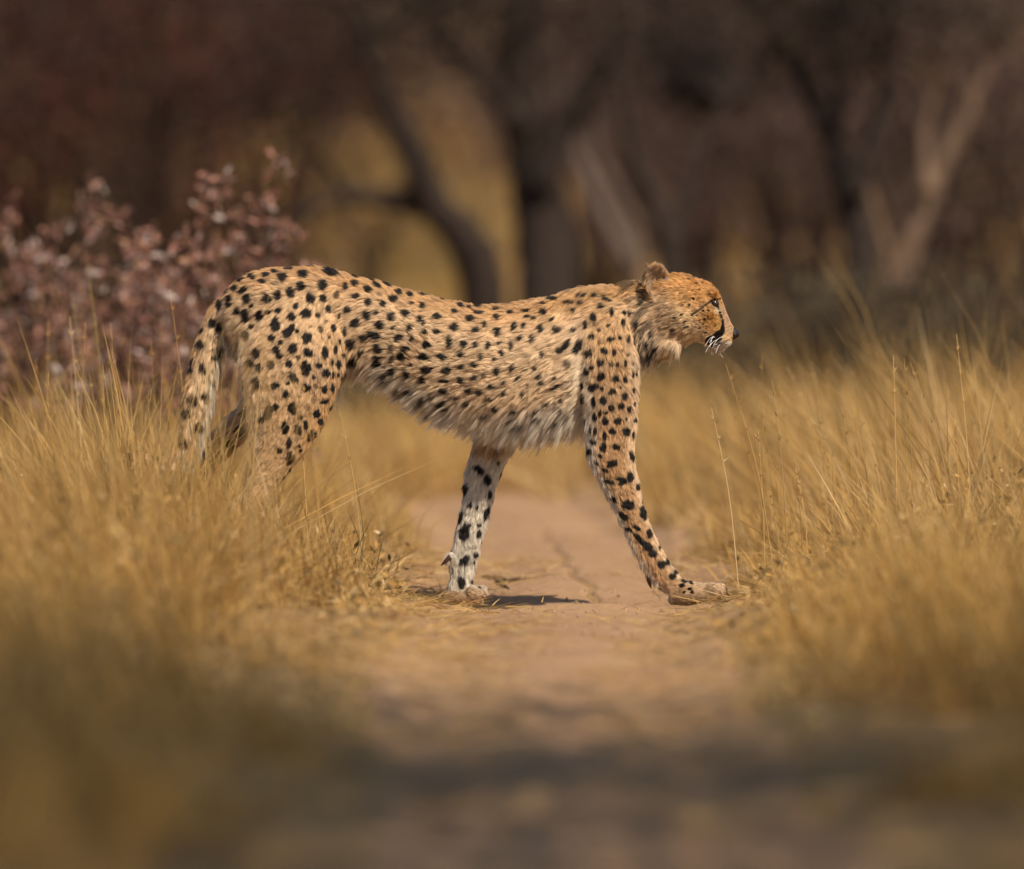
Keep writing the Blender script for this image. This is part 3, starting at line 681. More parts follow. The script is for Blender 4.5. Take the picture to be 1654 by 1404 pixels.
ctr = rng.choice(NH, NC, replace=False)
kd = kdtree.KDTree(NC)
for k, j in enumerate(ctr): kd.insert(root[j], k)
kd.balance()
cid = np.fromiter((kd.find(p)[1] for p in root), dtype=np.int64, count=NH)
crand = rng.normal(size=(NC, 3)); lrand = rng.uniform(.75, 1.2, NC); brand = rng.uniform(.66, 1.18, NC)
d0 = tng*np.cos(lf)[:, None] + nrm*np.sin(lf)[:, None]
d0 = d0 + 0.12*crand[cid] + 0.08*rng.normal(size=(NH, 3)); d0 /= np.linalg.norm(d0, axis=1, keepdims=True)
inw = np.sum(d0*nrm, 1); d0 = d0 + nrm*np.clip(0.12 - inw, 0, None)[:, None]; d0 /= np.linalg.norm(d0, axis=1, keepdims=True)
ln = ln*lrand[cid]
NPT = 5
ss = np.linspace(0, 1, NPT)
grav = np.clip((ln - .012)/.04, 0, .75)[:, None]*np.array([0, 0, -1.0])
pos = np.zeros((NH, NPT, 3))
bend = -nrm*0.18*np.sin(lf)[:, None] + tng*0.1 + grav
for k, s in enumerate(ss):
    pos[:, k] = root + ln[:, None]*(d0*s + bend*s*s)
cpos = pos[ctr][cid]
jitc = rng.uniform(.6, 1.1, NH)
for k, s in enumerate(ss):
    wgt = (cs*jitc*s**1.1)[:, None]
    tgt = cpos[:, k] + (pos[:, k] - pos[:, 0])*0.0
    delta = tgt - pos[:, k]
    pos[:, k] += delta*np.clip(wgt, 0, .92)*np.clip(ln/(np.linalg.norm(delta, axis=1)+1e-6)*.8, 0, 1)[:, None]
mid = root*.45 + pos[:, 3]*.55
dkp = np.stack([darkness(pos[:, k]*.55 + mid*.45) for k in (0, 2, 4)], 1)
dkp = np.stack([dkp[:, 0], dkp[:, :2].mean(1), dkp[:, 1], dkp[:, 1:].mean(1), dkp[:, 2]], 1)
hcol = hb*brand[cid][:, None]*rng.uniform(.82, 1.15, (NH, 1))
yel = rng.random(NH)[:, None]; hcol = hcol*(1-.25*yel) + .25*yel*hcol*np.array([1.05, .96, .82])
nk = smooth01(.3, .8, ip(ringw[:, [names.index('neck')]])[:, 0])
hcol = hcol*(1 - (0.74*nk*(rng.random(NC) < .38)[cid])[:, None])
hd = smooth01(.3, .8, ip(head_w[:, None])[:, 0]); hcol = hcol*(1 + (.22*hd*rng.normal(size=NC)[cid])[:, None])
hcol = np.clip(hcol[:, None]*(1-dkp[..., None]) + BLACK*dkp[..., None], 0.004, .9)
hc = bpy.data.hair_curves.new('fur')
hc.add_curves([NPT]*NH)
hc.position_data.foreach_set('vector', pos.astype(np.float32).ravel())
rad = np.empty((NH, NPT), np.float32); rad[:] = (0.00042*np.array([1, 1, .85, .6, .2]))[None]
rad *= np.clip(ln/0.012, .7, 1.25)[:, None]
ra_ = hc.attributes.get('radius') or hc.attributes.new('radius', 'FLOAT', 'POINT')
ra_.data.foreach_set('value', rad.ravel())
ca = hc.attributes.new('tint', 'FLOAT_COLOR', 'POINT')
ca.data.foreach_set('color', np.concatenate([hcol, np.ones((NH, NPT, 1))], 2).astype(np.float32).ravel())
def mat_fur():
    m = bpy.data.materials.new('fur'); m.use_nodes = True; n = m.node_tree
    at = n.nodes.new('ShaderNodeAttribute'); at.attribute_name = 'tint'
    hb = n.nodes.new('ShaderNodeBsdfHairPrincipled'); hb.model = 'CHIANG'; hb.parametrization = 'COLOR'
    hb.inputs['Roughness'].default_value = 0.42; hb.inputs['Radial Roughness'].default_value = 0.55
    hb.inputs['Coat'].default_value = 0.0; hb.inputs['IOR'].default_value = 1.38
    n.links.new(at.outputs['Color'], hb.inputs['Color'])
    n.nodes.remove(n.nodes['Principled BSDF'])
    df = n.nodes.new('ShaderNodeBsdfDiffuse'); n.links.new(at.outputs['Color'], df.inputs['Color'])
    mx = n.nodes.new('ShaderNodeMixShader'); mx.inputs[0].default_value = 0.5
    n.links.new(hb.outputs[0], mx.inputs[1]); n.links.new(df.outputs[0], mx.inputs[2])
    n.links.new(mx.outputs[0], n.nodes['Material Output'].inputs['Surface'])
    return m
hc.materials.append(mat_fur())
fur = bpy.data.objects.new('fur', hc); col.objects.link(fur); fur.parent = cheetah
fur.matrix_parent_inverse = Matrix.Translation(cheetah.location).inverted()
fur['kind'] = 'stuff'

# --- eyes, nose, dewclaws, whiskers
M_eye = mat_plain('iris', (0.022, 0.012, 0.008), 0.12, 0.5, None, 0, 0.3)
M_pupil = mat_plain('pupil', (0.004, 0.004, 0.005), 0.10, 0.5, None, 0, 0.3)
M_nose = mat_plain('nose_leather', (0.012, 0.010, 0.010), 0.42, 0.4, 220, 0.5)
M_claw = mat_plain('claw_horn', (0.07, 0.03, 0.018), 0.35, 0.5, 60, 0.1)
M_whisk = mat_plain('whisker', (0.8, 0.78, 0.74), 0.4, 0.4)
M_lid = mat_plain('eyelid_skin', (0.010, 0.008, 0.008), 0.45, 0.3)
for sy in (-1, 1):
    h = bvh.ray_cast(Vector(P(1156, 491, 0) + np.array([0, sy*.5, 0])), Vector((0, -sy, 0)))
    c = np.array(h[0]) + np.array([-0.003, -sy*0.0065, 0.0])
    v, f = ellipsoid(c, (.0105, .0105, .0105), 0, 24); e = link('eye', tri_mesh('eye', v, f), M_eye, cheetah)
    look = np.array([.72, sy*.69, -.05]); look /= np.linalg.norm(look)
    v, f = ellipsoid(c + look*.0066, (.0052, .0052, .0052), 0, 16)
    pu = link('pupil', tri_mesh('pupil', v, f), M_pupil); pu.parent = e
def nose_mesh():
    q = spline([np.concatenate([P(1179, 533), P(1180, 546), [.010]]), np.concatenate([P(1184, 530), P(1184, 549), [.0155]]),
                np.concatenate([P(1190, 532), P(1188, 547.5), [.0145]]), np.concatenate([P(1195, 537.5), P(1193, 544), [.008]])], 14)
    v, f = loft_mesh(q, 20)
    for sy in (-1, 1):                                   # the nostril notch
        c = P(1189, 543, sy*.009); d = np.linalg.norm(v - c, axis=1)
        v = v - np.array([.004, 0, .0])*np.exp(-(d/.004)**2)[:, None]
    return tri_mesh('nose', v, f)
link('nose', nose_mesh(), M_nose, cheetah)
def claw(p0, p1, r):
    p0, p1 = np.asarray(p0), np.asarray(p1); m = (p0 + p1)/2 + np.array([-.001, 0, -.001])
    return tube([(*p0, r), (*m, r*.75), (*p1, r*.12)], 9, 8, 0)
for p0, p1, r in ((P(1047, 930, -.084), P(1052, 951, -.088), .0068), (P(728, 899, .060), P(712, 914, .058), .0066)):
    v, f, _ = claw(p0, p1, r); link('dewclaw', tri_mesh('dewclaw', v, f), M_claw, cheetah)
for (u, v_, yc, n_) in ((1171, 959, -.086, 4), (787, 964, .087, 4)):
    for k, t in enumerate((-.030, -.010, .011, .030)):
        a0 = P(u + (5 if k in (1, 2) else -6), v_, yc + t)
        v, f, _ = claw(a0 + np.array([-.004, 0, .002]), a0 + np.array([.009, 0, -.007]), .003); link('claw', tri_mesh('claw', v, f), M_claw, cheetah)
wk = []
for k in range(14):
    sy = -1 if k < 9 else 1
    u, v_ = rng.uniform(1150, 1172), rng.uniform(541, 556)
    h = bvh.ray_cast(Vector(P(u, v_, 0) + np.array([0, sy*.5, 0])), Vector((0, -sy, 0)))
    if h[0] is None: continue
    p0 = np.array(h[0]); L_ = rng.uniform(.016, .032)
    d = np.array([-.62 + .3*rng.normal(), sy*.55, -.45 + .22*rng.normal()]); d /= np.linalg.norm(d)
    p1 = p0 + d*L_*.5; p2 = p0 + d*L_ + np.array([0, 0, -.3*L_])
    wk.append(tube([(*p0, .00028), (*p1, .00022), (*p2, .00008)], 7, 4, 0))
for k in range(6):
    u = rng.uniform(1148, 1168); p0 = P(u, 567, rng.uniform(-.015, .012)); d = np.array([rng.normal()*.5, 0, -1]); L_ = rng.uniform(.008, .016)
    wk.append(tube([(*p0, .0004), (*(p0+d*L_*.5), .0003), (*(p0+d*L_+np.array([.003, 0, 0])), .0001)], 5, 4, 0))
V, F, C = merge(wk); link('whiskers', tri_mesh('whiskers', V, F), M_whisk, cheetah)['kind'] = 'stuff'

# ------------------------------------------------------------------ plants
def XZ(u, v, d):
    """photo pixel -> point at distance d from the lens"""
    return P(u, v, d - 18.0)
def leaves_in(ells, n, size, cols, clump=0.16, per=60, flat=0.3):
    """leaf points gathered in clumps inside ellipsoids (cx, cy, cz, rx, ry, rz)"""
    ells = np.asarray(ells, float); vol = ells[:, 3]*ells[:, 4]*ells[:, 5]
    nc = max(3, n//per); pick = rng.choice(len(ells), nc, p=vol/vol.sum())
    d = rng.normal(size=(nc, 3)); d /= np.linalg.norm(d, axis=1, keepdims=True)
    cc = ells[pick, :3] + d*ells[pick, 3:]*(rng.random((nc, 1))**0.45)
    j = rng.integers(0, nc, n)
    pts = cc[j] + rng.normal(size=(n, 3))*clump*np.array([1, 1, .75])
    cols = np.asarray(cols); cl = cols[rng.integers(0, len(cols), nc)][j]*rng.uniform(.7, 1.3, (n, 1))*rng.uniform(.75, 1.25, nc)[j][:, None]
    return leaf_cloud(pts, size, cl, flat), cc
def twigs_from(cc, centers, n, r):
    """thin twigs from limb ends to leaf clumps"""
    out = []
    centers = np.asarray(centers)
    for p in cc[:n]:
        k = np.argmin(np.sum((centers - p)**2, 1)); a = centers[k]
        m = (a + p)/2 + rng.normal(size=3)*.08
        out.append(tube([(*a, r), (*m, r*.7), (*p, r*.3)], 5, 4, 0))
    return out
def make_tree(name, label, limbs, ells, n, size, cols, bark, cat='tree', group=None, clump=.16, ntw=60, flat=.3, twr=.012):
    base = np.array(limbs[0][0][:3]); base[2] = height(base[0], base[1])
    t = empty(name, base); tag(t, label, cat, group)
    parts = [tube(l, max(8, 4*len(l)), 9, .07, i) for i, l in enumerate(limbs)]
    (lv, cc) = leaves_in(ells, n, size, cols, clump, flat=flat)
    tips = [p for l in limbs for p in spline(np.array(l)[:, :3], 6)[2:]]
    parts += twigs_from(cc, tips, ntw, twr)
    V, F, C = merge(parts); link('trunk', tri_mesh('trunk', V, F), bark, t)
    link('crown', tri_mesh('crown', *lv), M_leaf, t)
    return t
def limb(pts, d, r0, r1, dy=0.0, ground=False):
    q = []
    for k, (u, v) in enumerate(pts):
        f = k/(len(pts)-1); p = XZ(u, v, d + dy*f); q.append((*p, r0 + (r1-r0)*f))
    if ground:
        p = q[0]; q[0] = (p[0], p[1], float(height(p[0], p[1])) - .05, p[3]*1.25)
    return q
def ell(u, v, d, rx, ry, rz): return (*XZ(u, v, d), rx, ry, rz)
DARK = [(0.045, 0.029, 0.025), (0.06, 0.038, 0.032), (0.038, 0.028, 0.022), (0.052, 0.043, 0.026)]
RED = [(0.10, 0.034, 0.025), (0.07, 0.028, 0.022), (0.13, 0.046, 0.031), (0.045, 0.022, 0.02)]  # deep leaf reds, with the shade on these bushes put into the colour
MAUVE = [(0.13, 0.082, 0.072), (0.10, 0.064, 0.058), (0.17, 0.113, 0.09), (0.07, 0.046, 0.04)]
OLIVE = [(0.22, 0.17, 0.075), (0.28, 0.215, 0.10), (0.18, 0.15, 0.06)]

make_tree('thorn_tree', 'dark thorn tree with twin trunk and a low forking limb', [
    limb([(868,720),(880,560),(882,430),(868,300),(846,180),(835,40),(860,-140)], 33, .165, .08, .3, True),
    limb([(790,720),(786,560),(778,450),(752,388),(700,325),(668,250),(625,170),(590,60)], 33, .14, .045, -.3, True),
    limb([(735,362),(668,328),(600,318),(545,318),(480,350)], 33, .065, .022, -.4),
    limb([(870,310),(920,190),(985,90),(1050,-20)], 33, .07, .03, .4),
    limb([(850,210),(770,120),(700,40),(640,-60)], 33, .06, .025, .2),
    limb([(560,318),(520,260),(470,230),(420,160)], 33, .02, .01, .2)],
    [ell(850,-20,33.2,1.5,1.0,.42), ell(640,10,33,.8,.7,.42), ell(1010,60,33.3,.8,.7,.38), ell(860,170,33.3,.28,.4,.22), ell(480,130,33.2,.4,.6,.28), ell(960,200,33.6,.30,.3,.16)],
    15000, .034, DARK, M_bark, clump=.13)
make_tree('thorn_tree', 'slender dark tree forking wide above the tall grass on the right verge', [
    limb([(1405,705),(1400,560),(1394,450),(1385,370),(1366,290),(1335,200),(1290,110),(1225,10),(1170,-80)], 29.5, .080, .035, .2, True),
    limb([(1376,320),(1410,230),(1432,140),(1440,30),(1460,-90)], 29.5, .05, .025, .3),
    limb([(1345,225),(1355,150),(1340,60),(1370,-40)], 29.5, .035, .018, -.2)],
    [ell(1250,20,29.7,.6,.7,.30), ell(1440,-20,29.7,.6,.8,.32), ell(1340,90,29.9,.30,.5,.2)],
    8000, .034, DARK, M_bark, clump=.12)
make_tree('thorn_tree', 'thin dark sapling with an open fork, standing alone behind the path', [
    limb([(1075,690),(1078,560),(1084,450),(1072,370),(1040,290),(1010,200),(1000,100)], 32, .075, .025, 0, True),
    limb([(1082,420),(1104,330),(1128,250),(1175,160)], 32, .045, .018, .2)],
    [ell(1080,60,36.4,.6,.6,.30), ell(1160,120,36.6,.4,.5,.25)],
    4500, .034, MAUVE + DARK, M_bark, clump=.13)
make_tree('bare_tree', 'pale leaning tree with light brown bark beside the dark forked tree', [
    limb([(1402,668),(1418,560),(1452,450),(1488,345),(1528,250),(1570,160),(1620,40)], 31, .055, .028, .2, True),
    limb([(1440,480),(1428,400),(1400,300),(1385,240)], 31, .03, .015, -.2),
    limb([(1500,315),(1494,220),(1515,110)], 31, .03, .014, .2)],
    [ell(1600,60,31.2,.5,.5,.26), ell(1480,120,31.4,.30,.4,.22)],
    2600, .032, MAUVE, M_bark2, clump=.12)
make_tree('bare_tree', 'pale grey slanting stems of a half fallen tree beside the twin trunk', [
    limb([(1075,640),(1040,480),(985,360),(935,255),(905,170)], 38, .05, .022, .3, True),
    limb([(1030,450),(1022,360),(960,240),(955,150)], 38, .03, .015, -.2)],
    [ell(930,170,38.2,.3,.4,.2)], 900, .03, MAUVE, mat_plain('grey_bark', (0.15, 0.115, 0.10), .9, .1, 14, .6), clump=.12)

def make_bush(name, label, u, d, wid, hgt, n, size, cols, group=None, stems=7, clump=.14, bark=M_twig, lo=.12, cat='bush'):
    b = XZ(u, 500, d); b[2] = height(b[0], b[1])
    t = empty(name, b); tag(t, label, cat, group)
    st = []; tips = []
    for k in range(stems):
        a = rng.uniform(0, 6.283); r = rng.uniform(.25, .9)
        tip = b + np.array([math.cos(a)*wid*r, math.sin(a)*wid*r, hgt*rng.uniform(.7, .97)])
        m = b + (tip - b)*np.array([.35, .35, .5]) + rng.normal(size=3)*.05
        r0 = .012 + .012*hgt
        st.append(tube([(*(b + rng.normal(size=3)*[.05, .05, 0] - [0, 0, .04]), r0), (*m, r0*.7), (*tip, r0*.25)], 9, 6, .06)); tips += [m, tip, (m+tip)/2]
    ells = [(b[0], b[1], b[2] + hgt*(.5 + lo*.5), wid, wid*.8, hgt*(.5 - lo*.5))]
    for k in range(6):
        a = rng.uniform(0, 6.283)
        ells.append((b[0] + math.cos(a)*wid*.6, b[1] + math.sin(a)*wid*.5, b[2] + hgt*rng.uniform(.5, .95), wid*.45, wid*.45, hgt*.18))
    lv, cc = leaves_in(ells, n, size, cols, clump)
    st += twigs_from(cc, tips, 40, .006)
    V, F, C = merge(st); link('stem', tri_mesh('stem', V, F), bark, t)
    link('crown', tri_mesh('crown', *lv), M_leaf, t)
    return t
# the thicket behind, near to far
TH = 'bushes of the thicket behind the trees'
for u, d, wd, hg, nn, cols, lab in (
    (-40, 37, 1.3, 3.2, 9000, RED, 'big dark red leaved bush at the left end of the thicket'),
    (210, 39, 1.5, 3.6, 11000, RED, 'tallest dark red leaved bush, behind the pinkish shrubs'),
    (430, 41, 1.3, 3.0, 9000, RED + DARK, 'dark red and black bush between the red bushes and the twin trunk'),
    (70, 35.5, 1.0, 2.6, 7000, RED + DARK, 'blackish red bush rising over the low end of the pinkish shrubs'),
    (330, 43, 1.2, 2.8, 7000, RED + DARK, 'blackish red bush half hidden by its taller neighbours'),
    (1370, 47, 1.2, 2.4, 6000, MAUVE + DARK, 'dusky bush showing through the dark fork'),
    (1590, 35, .9, 1.7, 4500, MAUVE + DARK, 'lower dusky bush in front of the pale leaning tree'),
    (590, 46, 1.0, 1.5, 3500, OLIVE, 'low pale olive bush seen under the forking limb'),
    (1130, 44, 1.2, 2.6, 7000, MAUVE, 'brown mauve bush behind the lone thin sapling'),
    (1270, 40, 1.1, 2.2, 6000, MAUVE, 'brown mauve bush left of the dark forked tree'),
    (1500, 43, 1.3, 2.7, 7500, MAUVE + DARK, 'dusky brown bush behind the pale leaning tree'),
    (1690, 38, 1.2, 2.5, 6000, DARK + MAUVE, 'dark brown bush at the right end of the thicket'),
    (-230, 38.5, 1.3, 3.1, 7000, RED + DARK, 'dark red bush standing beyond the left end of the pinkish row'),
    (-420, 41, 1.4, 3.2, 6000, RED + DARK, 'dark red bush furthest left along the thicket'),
    (1860, 41, 1.3, 2.8, 6000, MAUVE + DARK, 'brown bush beyond the right end of the low bushes'),
    (2050, 43, 1.4, 3.0, 6000, DARK, 'dark bush furthest right along the thicket'),
    (960, 48, 1.3, 2.5, 7000, MAUVE, 'brown mauve bush seen right of the twin trunk')):
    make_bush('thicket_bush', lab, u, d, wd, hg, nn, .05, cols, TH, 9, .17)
DUSK = [(0.105, 0.085, 0.052), (0.085, 0.07, 0.048), (0.13, 0.105, 0.062), (0.07, 0.055, 0.042)]
for u, d, wd, hg, lab in ((1190, 29, .55, .62, 'low dusky olive bush right behind the lone sapling'), (1310, 27.5, .6, .72, 'low dusky olive bush between sapling and forked tree'),
    (1480, 28, .65, .70, 'low dusky olive bush at the foot of the pale leaning tree'), (1640, 27.5, .6, .75, 'low dusky olive bush furthest along the right verge'), (655, 29, .5, .42, 'low dusky bush glimpsed beneath the belly')):
    make_bush('low_bush', lab, u, d, wd, hg, 3600, .030, DUSK, 'low bushes where the grass ends', 8, .08)
# distant scrub on the rise: reads as one mass
pts = []
for k in range(150):
    x = rng.uniform(-16, 16); y = rng.uniform(46, 80); s = rng.uniform(.8, 1.9)
    c = np.array([x, y, float(height(x, y)) + s*.8])
    pts.append(c + rng.normal(size=(420, 3))*np.array([.7, .7, .55])*s)
pts = np.concatenate(pts)
colr = np.array(DARK + MAUVE + RED)[rng.integers(0, 12, 150)].repeat(420, 0)*rng.uniform(.7, 1.3, (len(pts), 1))
add_stuff('far_scrub', [leaf_cloud(pts, .16, colr)], 'far dusky scrub covering the rise behind the trees', 'scrub', M_leaf)

# pinkish shrubs behind the hindquarters
PINK = np.array([(0.40, 0.20, 0.15), (0.31, 0.15, 0.11), (0.47, 0.29, 0.24), (0.58, 0.48, 0.44), (0.20, 0.11, 0.085), (0.42, 0.24, 0.14)])
def pink_shrub(label, u, d, tops, seed):
    b = XZ(u, 700, d); b[2] = height(b[0], b[1])
    t = empty('pink_shrub', b); tag(t, label, 'shrub', 'pinkish dry shrubs behind the cheetah')
    st = []; pts = []; dirs = []
    for (tu, tv) in tops:
        tip = XZ(tu, tv, d + rng.uniform(-.5, .7))
        r0 = b + np.array([rng.normal()*.10, rng.normal()*.10, -.03])
        m = r0*.45 + tip*.55 + rng.normal(size=3)*.05
        m[2] = r0[2] + (tip[2] - r0[2])*.5
        cpts = spline([r0, m, tip], 26)
        st.append(tube([(*r0, .007), (*m, .005), (*tip, .0015)], 12, 5, .05))
        for k in range(9, 26):
            for j in range(rng.integers(1, 4)):
                a = rng.uniform(0, 6.283); L = (.045 + .10*(1 - k/26))*rng.uniform(.5, 1.5)
                e = cpts[k] + np.array([math.cos(a)*L, math.sin(a)*L, L*rng.uniform(.1, 1.0)])
                st.append(tube([(*cpts[k], .0016), (*((cpts[k]+e)/2 + [0, 0, .006]), .0012), (*e, .0006)], 4, 3, 0))
                nl = rng.integers(2, 6)
                f = rng.uniform(.35, 1.05, nl)[:, None]
                pts.append(cpts[k]*(1-f) + e*f + rng.normal(size=(nl, 3))*.008)
    pts = np.concatenate(pts); cl = PINK[rng.choice(6, len(pts), p=[.28, .22, .2, .12, .1, .08])]*rng.uniform(.8, 1.2, (len(pts), 1))
    V, F, C = merge(st); link('stem', tri_mesh('stem', V, F), M_twig, t)
    link('crown', tri_mesh('crown', *leaf_cloud(pts, .024 + .034*rng.random(len(pts))**2, cl, .1, .34)), M_leaf, t)
def tops(lo, hi, n, vlo, vhi):
    return [(rng.uniform(lo, hi), rng.uniform(vlo, vhi)) for _ in range(n)]
pink_shrub('pinkish shrub with the two tallest leafy spires, right behind the rump', 385, 21.6, [(448,262),(350,285),(330,318),(405,350),(468,378),(300,375),(250,430),(440,420),(370,400),(490,440)] + tops(270,500,16,430,600), 1)
pink_shrub('pinkish shrub with short leafy tips, left of the spired one', 150, 21.9, [(148,312),(170,345),(120,350),(222,368),(255,400),(90,390),(200,420),(60,420)] + tops(50,290,18,430,620), 2)
pink_shrub('low pinkish shrub at the far left end of the row', -40, 22.2, [(-20,360),(20,340),(-60,380),(40,410)] + tops(-110,80,12,400,620), 3)

# grass
pd = pathdist
LEFT = math.pi
def gaps(x, y, f=5.0, t=-.15):
    return snoise(np.stack([x, y, 0*x], -1), f, 77) > t
g_parts = []
# left verge in front of and round the hind legs
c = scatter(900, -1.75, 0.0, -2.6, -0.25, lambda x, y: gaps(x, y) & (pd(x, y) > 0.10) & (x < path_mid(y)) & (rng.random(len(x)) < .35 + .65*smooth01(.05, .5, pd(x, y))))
g_parts.append(tussocks(c, 34, .30, .035, LEFT, .30, .0034, (.88, .84, .76)))  # multiplier puts some of this verge's shade into the blade colour
c = scatter(420, -1.9, 0.0, -.25, .9, lambda x, y: (pd(x, y) > 0.12) & (x < path_mid(y)))
g_parts.append(tussocks(c, 30, .27, .035, LEFT, .26, .0034))
c = scatter(700, -2.1, 0.0, .9, 5.0, lambda x, y: (pd(x, y) > 0.12) & (x < path_mid(y)))
g_parts.append(tussocks(c, 30, .30, .045, LEFT, .26, .004))
c = scatter(1000, -1.6, 0.0, -9.5, -2.6, lambda x, y: gaps(x, y) & (pd(x, y) > 0.12) & (x < path_mid(y)))
g_parts.append(tussocks(c, 30, .24, .045, LEFT, .30, .0034, (.92, .86, .7)))
c = scatter(120, -1.0, -.36, -1.2, -.28, lambda x, y: x > -9)
g_parts.append(tussocks(c, 34, .36, .03, LEFT, .2, .0034))
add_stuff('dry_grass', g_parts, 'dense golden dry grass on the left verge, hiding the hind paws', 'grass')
g_parts = []
c = scatter(650, .3, 1.7, -2.4, .3, lambda x, y: gaps(x, y) & (pd(x, y) > 0.14) & (x > path_mid(y)) & (rng.random(len(x)) < .25 + .75*smooth01(.05, .45, pd(x, y))))
g_parts.append(tussocks(c, 34, .27, .035, LEFT, .30, .0034))
c = scatter(1050, .3, 2.3, .3, 6.0, lambda x, y: gaps(x, y, 4, -.4) & (pd(x, y) > 0.05) & (x > path_mid(y)))
g_parts.append(tussocks(c, 34, .36, .045, LEFT, .28, .004))
c = scatter(900, .2, 1.6, -9.5, -2.4, lambda x, y: gaps(x, y) & (pd(x, y) > 0.12) & (x > path_mid(y)))
g_parts.append(tussocks(c, 30, .24, .045, LEFT, .30, .0034, (.92, .86, .7)))
add_stuff('dry_grass', g_parts, 'dense golden dry grass on the right verge, beyond the front paw', 'grass')
g_parts = []
c = scatter(1300, -3.2, 3.2, 5.6, 13.0, lambda x, y: (pd(x, y) > -.25*smooth01(5.5, 8, y) + .1) | (y > 7.2))
g_parts.append(tussocks(c, 30, .27, .06, LEFT, .3, .006))
c = scatter(1500, -6, 6, 13.0, 32.0, lambda x, y: x > -99)
g_parts.append(tussocks(c, 24, .32, .10, LEFT, .3, .011, (.9, .88, .85)))
c = scatter(1300, -12, 12, 32.0, 66.0, lambda x, y: x > -99)
g_parts.append(tussocks(c, 20, .42, .2, LEFT, .3, .03, (.95, .92, .85)))
add_stuff('far_grass', g_parts, 'golden grass filling the clearing behind the end of the path', 'grass')
# tall seeding stalks
def stalks(spec, name, label):
    parts = []
    for (u, v, d, tu, tv) in spec:
        y = d - 18; b = P(u, v, y); b[2] = height(b[0], y) - .01
        tip = P(tu, tv, y + rng.normal()*.05)
        m = (b + tip)/2 + np.array([(b[0]-tip[0])*.12, 0, .03])
        n = 10; q = spline([b, m, tip], n)
        colr = straw(1)[0]
        tb = tube([(*b, .0016), (*m, .0012), (*tip, .0005)], 10, 4, 0); parts.append((tb[0], tb[1], np.tile(colr, (len(tb[0]), 1))))
        k = 30
        f = rng.uniform(.70, 1, k); i = (f*(n-1)).astype(int); p0 = q[i]
        az = rng.uniform(0, 6.28, k)
        parts.append(blades(p0, rng.uniform(.006, .020, k), az, rng.uniform(.15, .7, k), rng.uniform(0, .2, k), rng.uniform(.001, .0024, k), np.tile(colr*.95, (k, 1))))
    return add_stuff(name, parts, label, 'grass')
sp = []
for k in range(34):                       # left, behind and before the tail
    u = rng.uniform(20, 560); d = rng.choice([16.6, 17.2, 17.6, 18.6, 19.2, 20.0]); tv = rng.uniform(500, 680); sp.append((u, 0, d, u + rng.normal()*30 - 8, tv))
for u, tu, tv, d in ((420,392,525,16.3),(438,428,560,16.5),(372,344,580,17.0),(520,500,640,17.3),(500,470,560,17.9),(318,274,468,18.0),(350,290,600,17.4),(160,115,470,19.4),(175,145,455,19.6),(590,548,660,18.0)):
    sp.append((u, 0, d, tu, tv))
for u, tu, tv, d in ((402,392,530,15.0),(408,400,545,15.0),(412,415,575,15.1),(404,398,600,14.9),(432,436,560,15.2),(440,430,600,15.3),(345,352,620,15.6),(270,262,690,15.4),(258,268,690,15.4),(468,480,640,15.8)):
    sp.append((u, 0, d, tu, tv))
stalks(sp, 'grass_stalks', 'tall thin seeding stalks rising from the left verge grass')
sp = []
for k in range(46):
    u = rng.uniform(1180, 1640); d = rng.choice([17.2, 18.0, 18.6, 19.5, 20.5, 21.5]); tv = rng.uniform(560, 720); sp.append((u, 0, d, u - abs(rng.normal())*45, tv))
for u, tu, tv, d in ((1482,1460,578,17.9),(1575,1545,540,18.1),(1560,1470,585,18.0),(1265,1242,795,17.8),(1310,1285,755,17.9),(1300,1285,765,17.8),(1330,1230,650,19.0),(1260,1225,655,18.6)):
    sp.append((u, 0, d, tu, tv))
stalks(sp, 'grass_stalks', 'tall thin seeding stalks leaning out of the right verge grass')

# dry leaf and husk bits caught in the grass
def husks(n, x0, x1, y0, y1, hmax, keep):
    c = scatter(n, x0, x1, y0, y1, keep); N = len(c)
    ed = .25 + .75*smooth01(0, .62, pd(c[:, 0], c[:, 1]))
    p = np.concatenate([c, (height(c[:, 0], c[:, 1]) + .01 + hmax*ed*rng.random(N)**1.2)[:, None]], 1)
    cl = straw(N)*np.where(rng.random(N) < .35, .22, 1.1)[:, None]
    return leaf_cloud(p, .008 + .024*rng.random(N)**2, cl, 0, .4)
add_stuff('grass_husks', [husks(9000, -1.7, .1, -6, 1.0, .27, lambda x, y: (pd(x, y) > .02) & (x < path_mid(y))), husks(7000, .2, 1.9, -6, 1.5, .27, lambda x, y: (pd(x, y) > .02) & (x > path_mid(y)))],
    'dry husks and leaf scraps caught among the grass stems', 'husks')
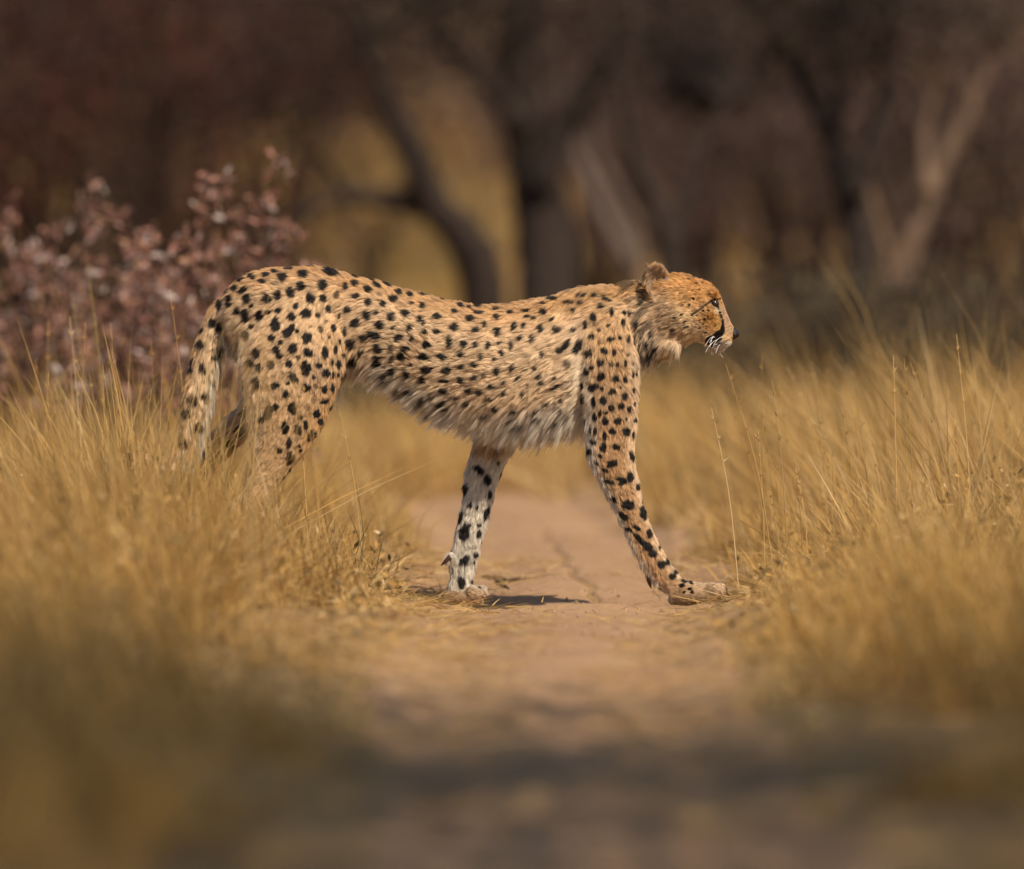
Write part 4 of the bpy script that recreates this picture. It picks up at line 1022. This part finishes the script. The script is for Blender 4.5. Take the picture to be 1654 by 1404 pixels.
# straw litter and pebbles on the path edges
def litter(n, x0, x1, y0, y1, keep, L=.07):
    c = scatter(n, x0, x1, y0, y1, keep); N = len(c)
    b = np.concatenate([c, (height(c[:, 0], c[:, 1]) + rng.uniform(.005, .022, N))[:, None]], 1)
    cc = straw(N)*rng.uniform(.7, 1.15, (N, 1))
    return blades(b, L*rng.uniform(.4, 1.6, N), rng.uniform(0, 6.28, N), rng.uniform(1.25, 1.62, N), rng.uniform(0, .12, N), np.full(N, .003), cc)
lp = [litter(7500, -.7, .2, -3, 2.2, lambda x, y: (np.abs(pd(x, y)) < .34*rng.random(len(x))**1.2 + .02) & (x < path_mid(y))),
      litter(5200, .2, 1.1, -3, 2.2, lambda x, y: (np.abs(pd(x, y)) < .26*rng.random(len(x))**1.2 + .02) & (x > path_mid(y))),
      litter(4200, -.6, .9, -7, -3, lambda x, y: np.abs(pd(x, y)) < .28),
      litter(220, -.4, .7, -3.5, 4, lambda x, y: pd(x, y) < 0),
      litter(700, .46, .70, -.18, .5, lambda x, y: x > -9, .06), litter(200, -.34, -.16, -.25, .3, lambda x, y: x > -9, .06)]
add_stuff('straw_litter', lp, 'broken straw lying along the edges of the path', 'straw')
peb = []
for k in range(420):
    y = rng.uniform(-4, 5); x = path_mid(y) + rng.normal()*.25; r = rng.uniform(.0015, .006)
    v, f = ellipsoid((x, y, float(height(x, y)) + .004 + r*.3), (r*rng.uniform(.8, 1.4), r, r*.7), rng.uniform(0, 3), 6)
    peb.append((v, f, np.zeros((len(v), 3))))
add_stuff('grit', peb, 'small loose grit scattered on the path', 'grit', M_stone)
M_weed = mat_plain('weed_stem', (0.11, 0.10, 0.05), .8, .2, 60, .2)
# a broken twig on the path, and dark weeds
def twig_thing(name, label, cat, chains, mat=M_twig, group=None):
    V, F, C = merge([tube(c, 10, 6, .12, i) for i, c in enumerate(chains)])
    o = link(name, tri_mesh(name, V, F), mat); return tag(o, label, cat, group)
def gp(u, v, lift=.006):
    """photo pixel -> point on the ground there"""
    lo, hi = -12.0, 40.0
    for _ in range(40):
        m = (lo + hi)/2; p = P(u, v, m)
        if p[2] > height(p[0], m): lo = m
        else: hi = m
    p = P(u, v, lo); p[2] = height(p[0], lo) + lift; return p
twig_thing('broken_twig', 'dark broken twig lying on the path behind the front legs', 'twig',
    [[(*gp(778, 936), .004), (*gp(800, 940, .012), .006), (*gp(818, 943, .01), .005), (*gp(858, 938), .003)], [(*gp(800, 941, .01), .004), (*gp(812, 950, .01), .004), (*gp(822, 955), .002)]])
for lab, base_u, d, tips in (('dark dry weed with bent side shoots at the edge of the left verge', 588, 17.7, [(600,838),(622,858),(575,780),(612,880),(640,895),(560,820),(590,860)]),
                            ('grey forked dead sprig beside the front paw', 1258, 17.9, [(1240,895),(1268,890),(1292,930),(1275,870)])):
    b = P(base_u, 950, d - 18); b[2] = height(b[0], b[1]) - .01
    twig_thing('dry_weed', lab, 'weed', [[(*(b + rng.normal(size=3)*[.02, .03, 0]), .0018), (*((b + P(u, v, d-18))/2 + rng.normal(size=3)*.012), .0013), (*P(u, v, d-18 + rng.normal()*.05), .0005)] for u, v in tips], M_weed)
# the tree whose shade falls over the near end of the path, on the sunny side out of view
st = np.array([-0.1, -5.6, 0]) + sun_dir*(4.6/sun_dir[2])
tb = np.array([st[0] + 1.6, st[1] - .4, 0])
make_tree('shade_tree', 'broad leafy tree that shades the near end of the path', [
    [(tb[0], tb[1], -.05, .2), (tb[0]-.1, tb[1], 1.4, .16), (st[0]+.6, st[1], 3.0, .11), (st[0], st[1], 4.4, .05)],
    [(tb[0]-.1, tb[1], 1.6, .12), (st[0]+2.0, st[1]-1.0, 3.4, .07), (st[0]+2.2, st[1]-1.2, 4.3, .03)],
    [(st[0]+.7, st[1], 2.8, .09), (st[0]-1.0, st[1]+.6, 4.0, .05), (st[0]-1.8, st[1]+.7, 4.5, .02)]],
    [(st[0], st[1], 4.6, 2.6, 1.9, .75), (st[0]+1.9, st[1]-1.4, 4.5, 1.6, 1.5, .7), (st[0]-1.7, st[1]-.5, 4.7, 1.3, 1.4, .6), (st[0]-.4, st[1]-2.6, 4.5, 2.2, 1.9, .7)],
    38000, .075, [(0.06, 0.075, 0.03), (0.08, 0.09, 0.035), (0.05, 0.06, 0.028)], M_bark, clump=.24, ntw=120)
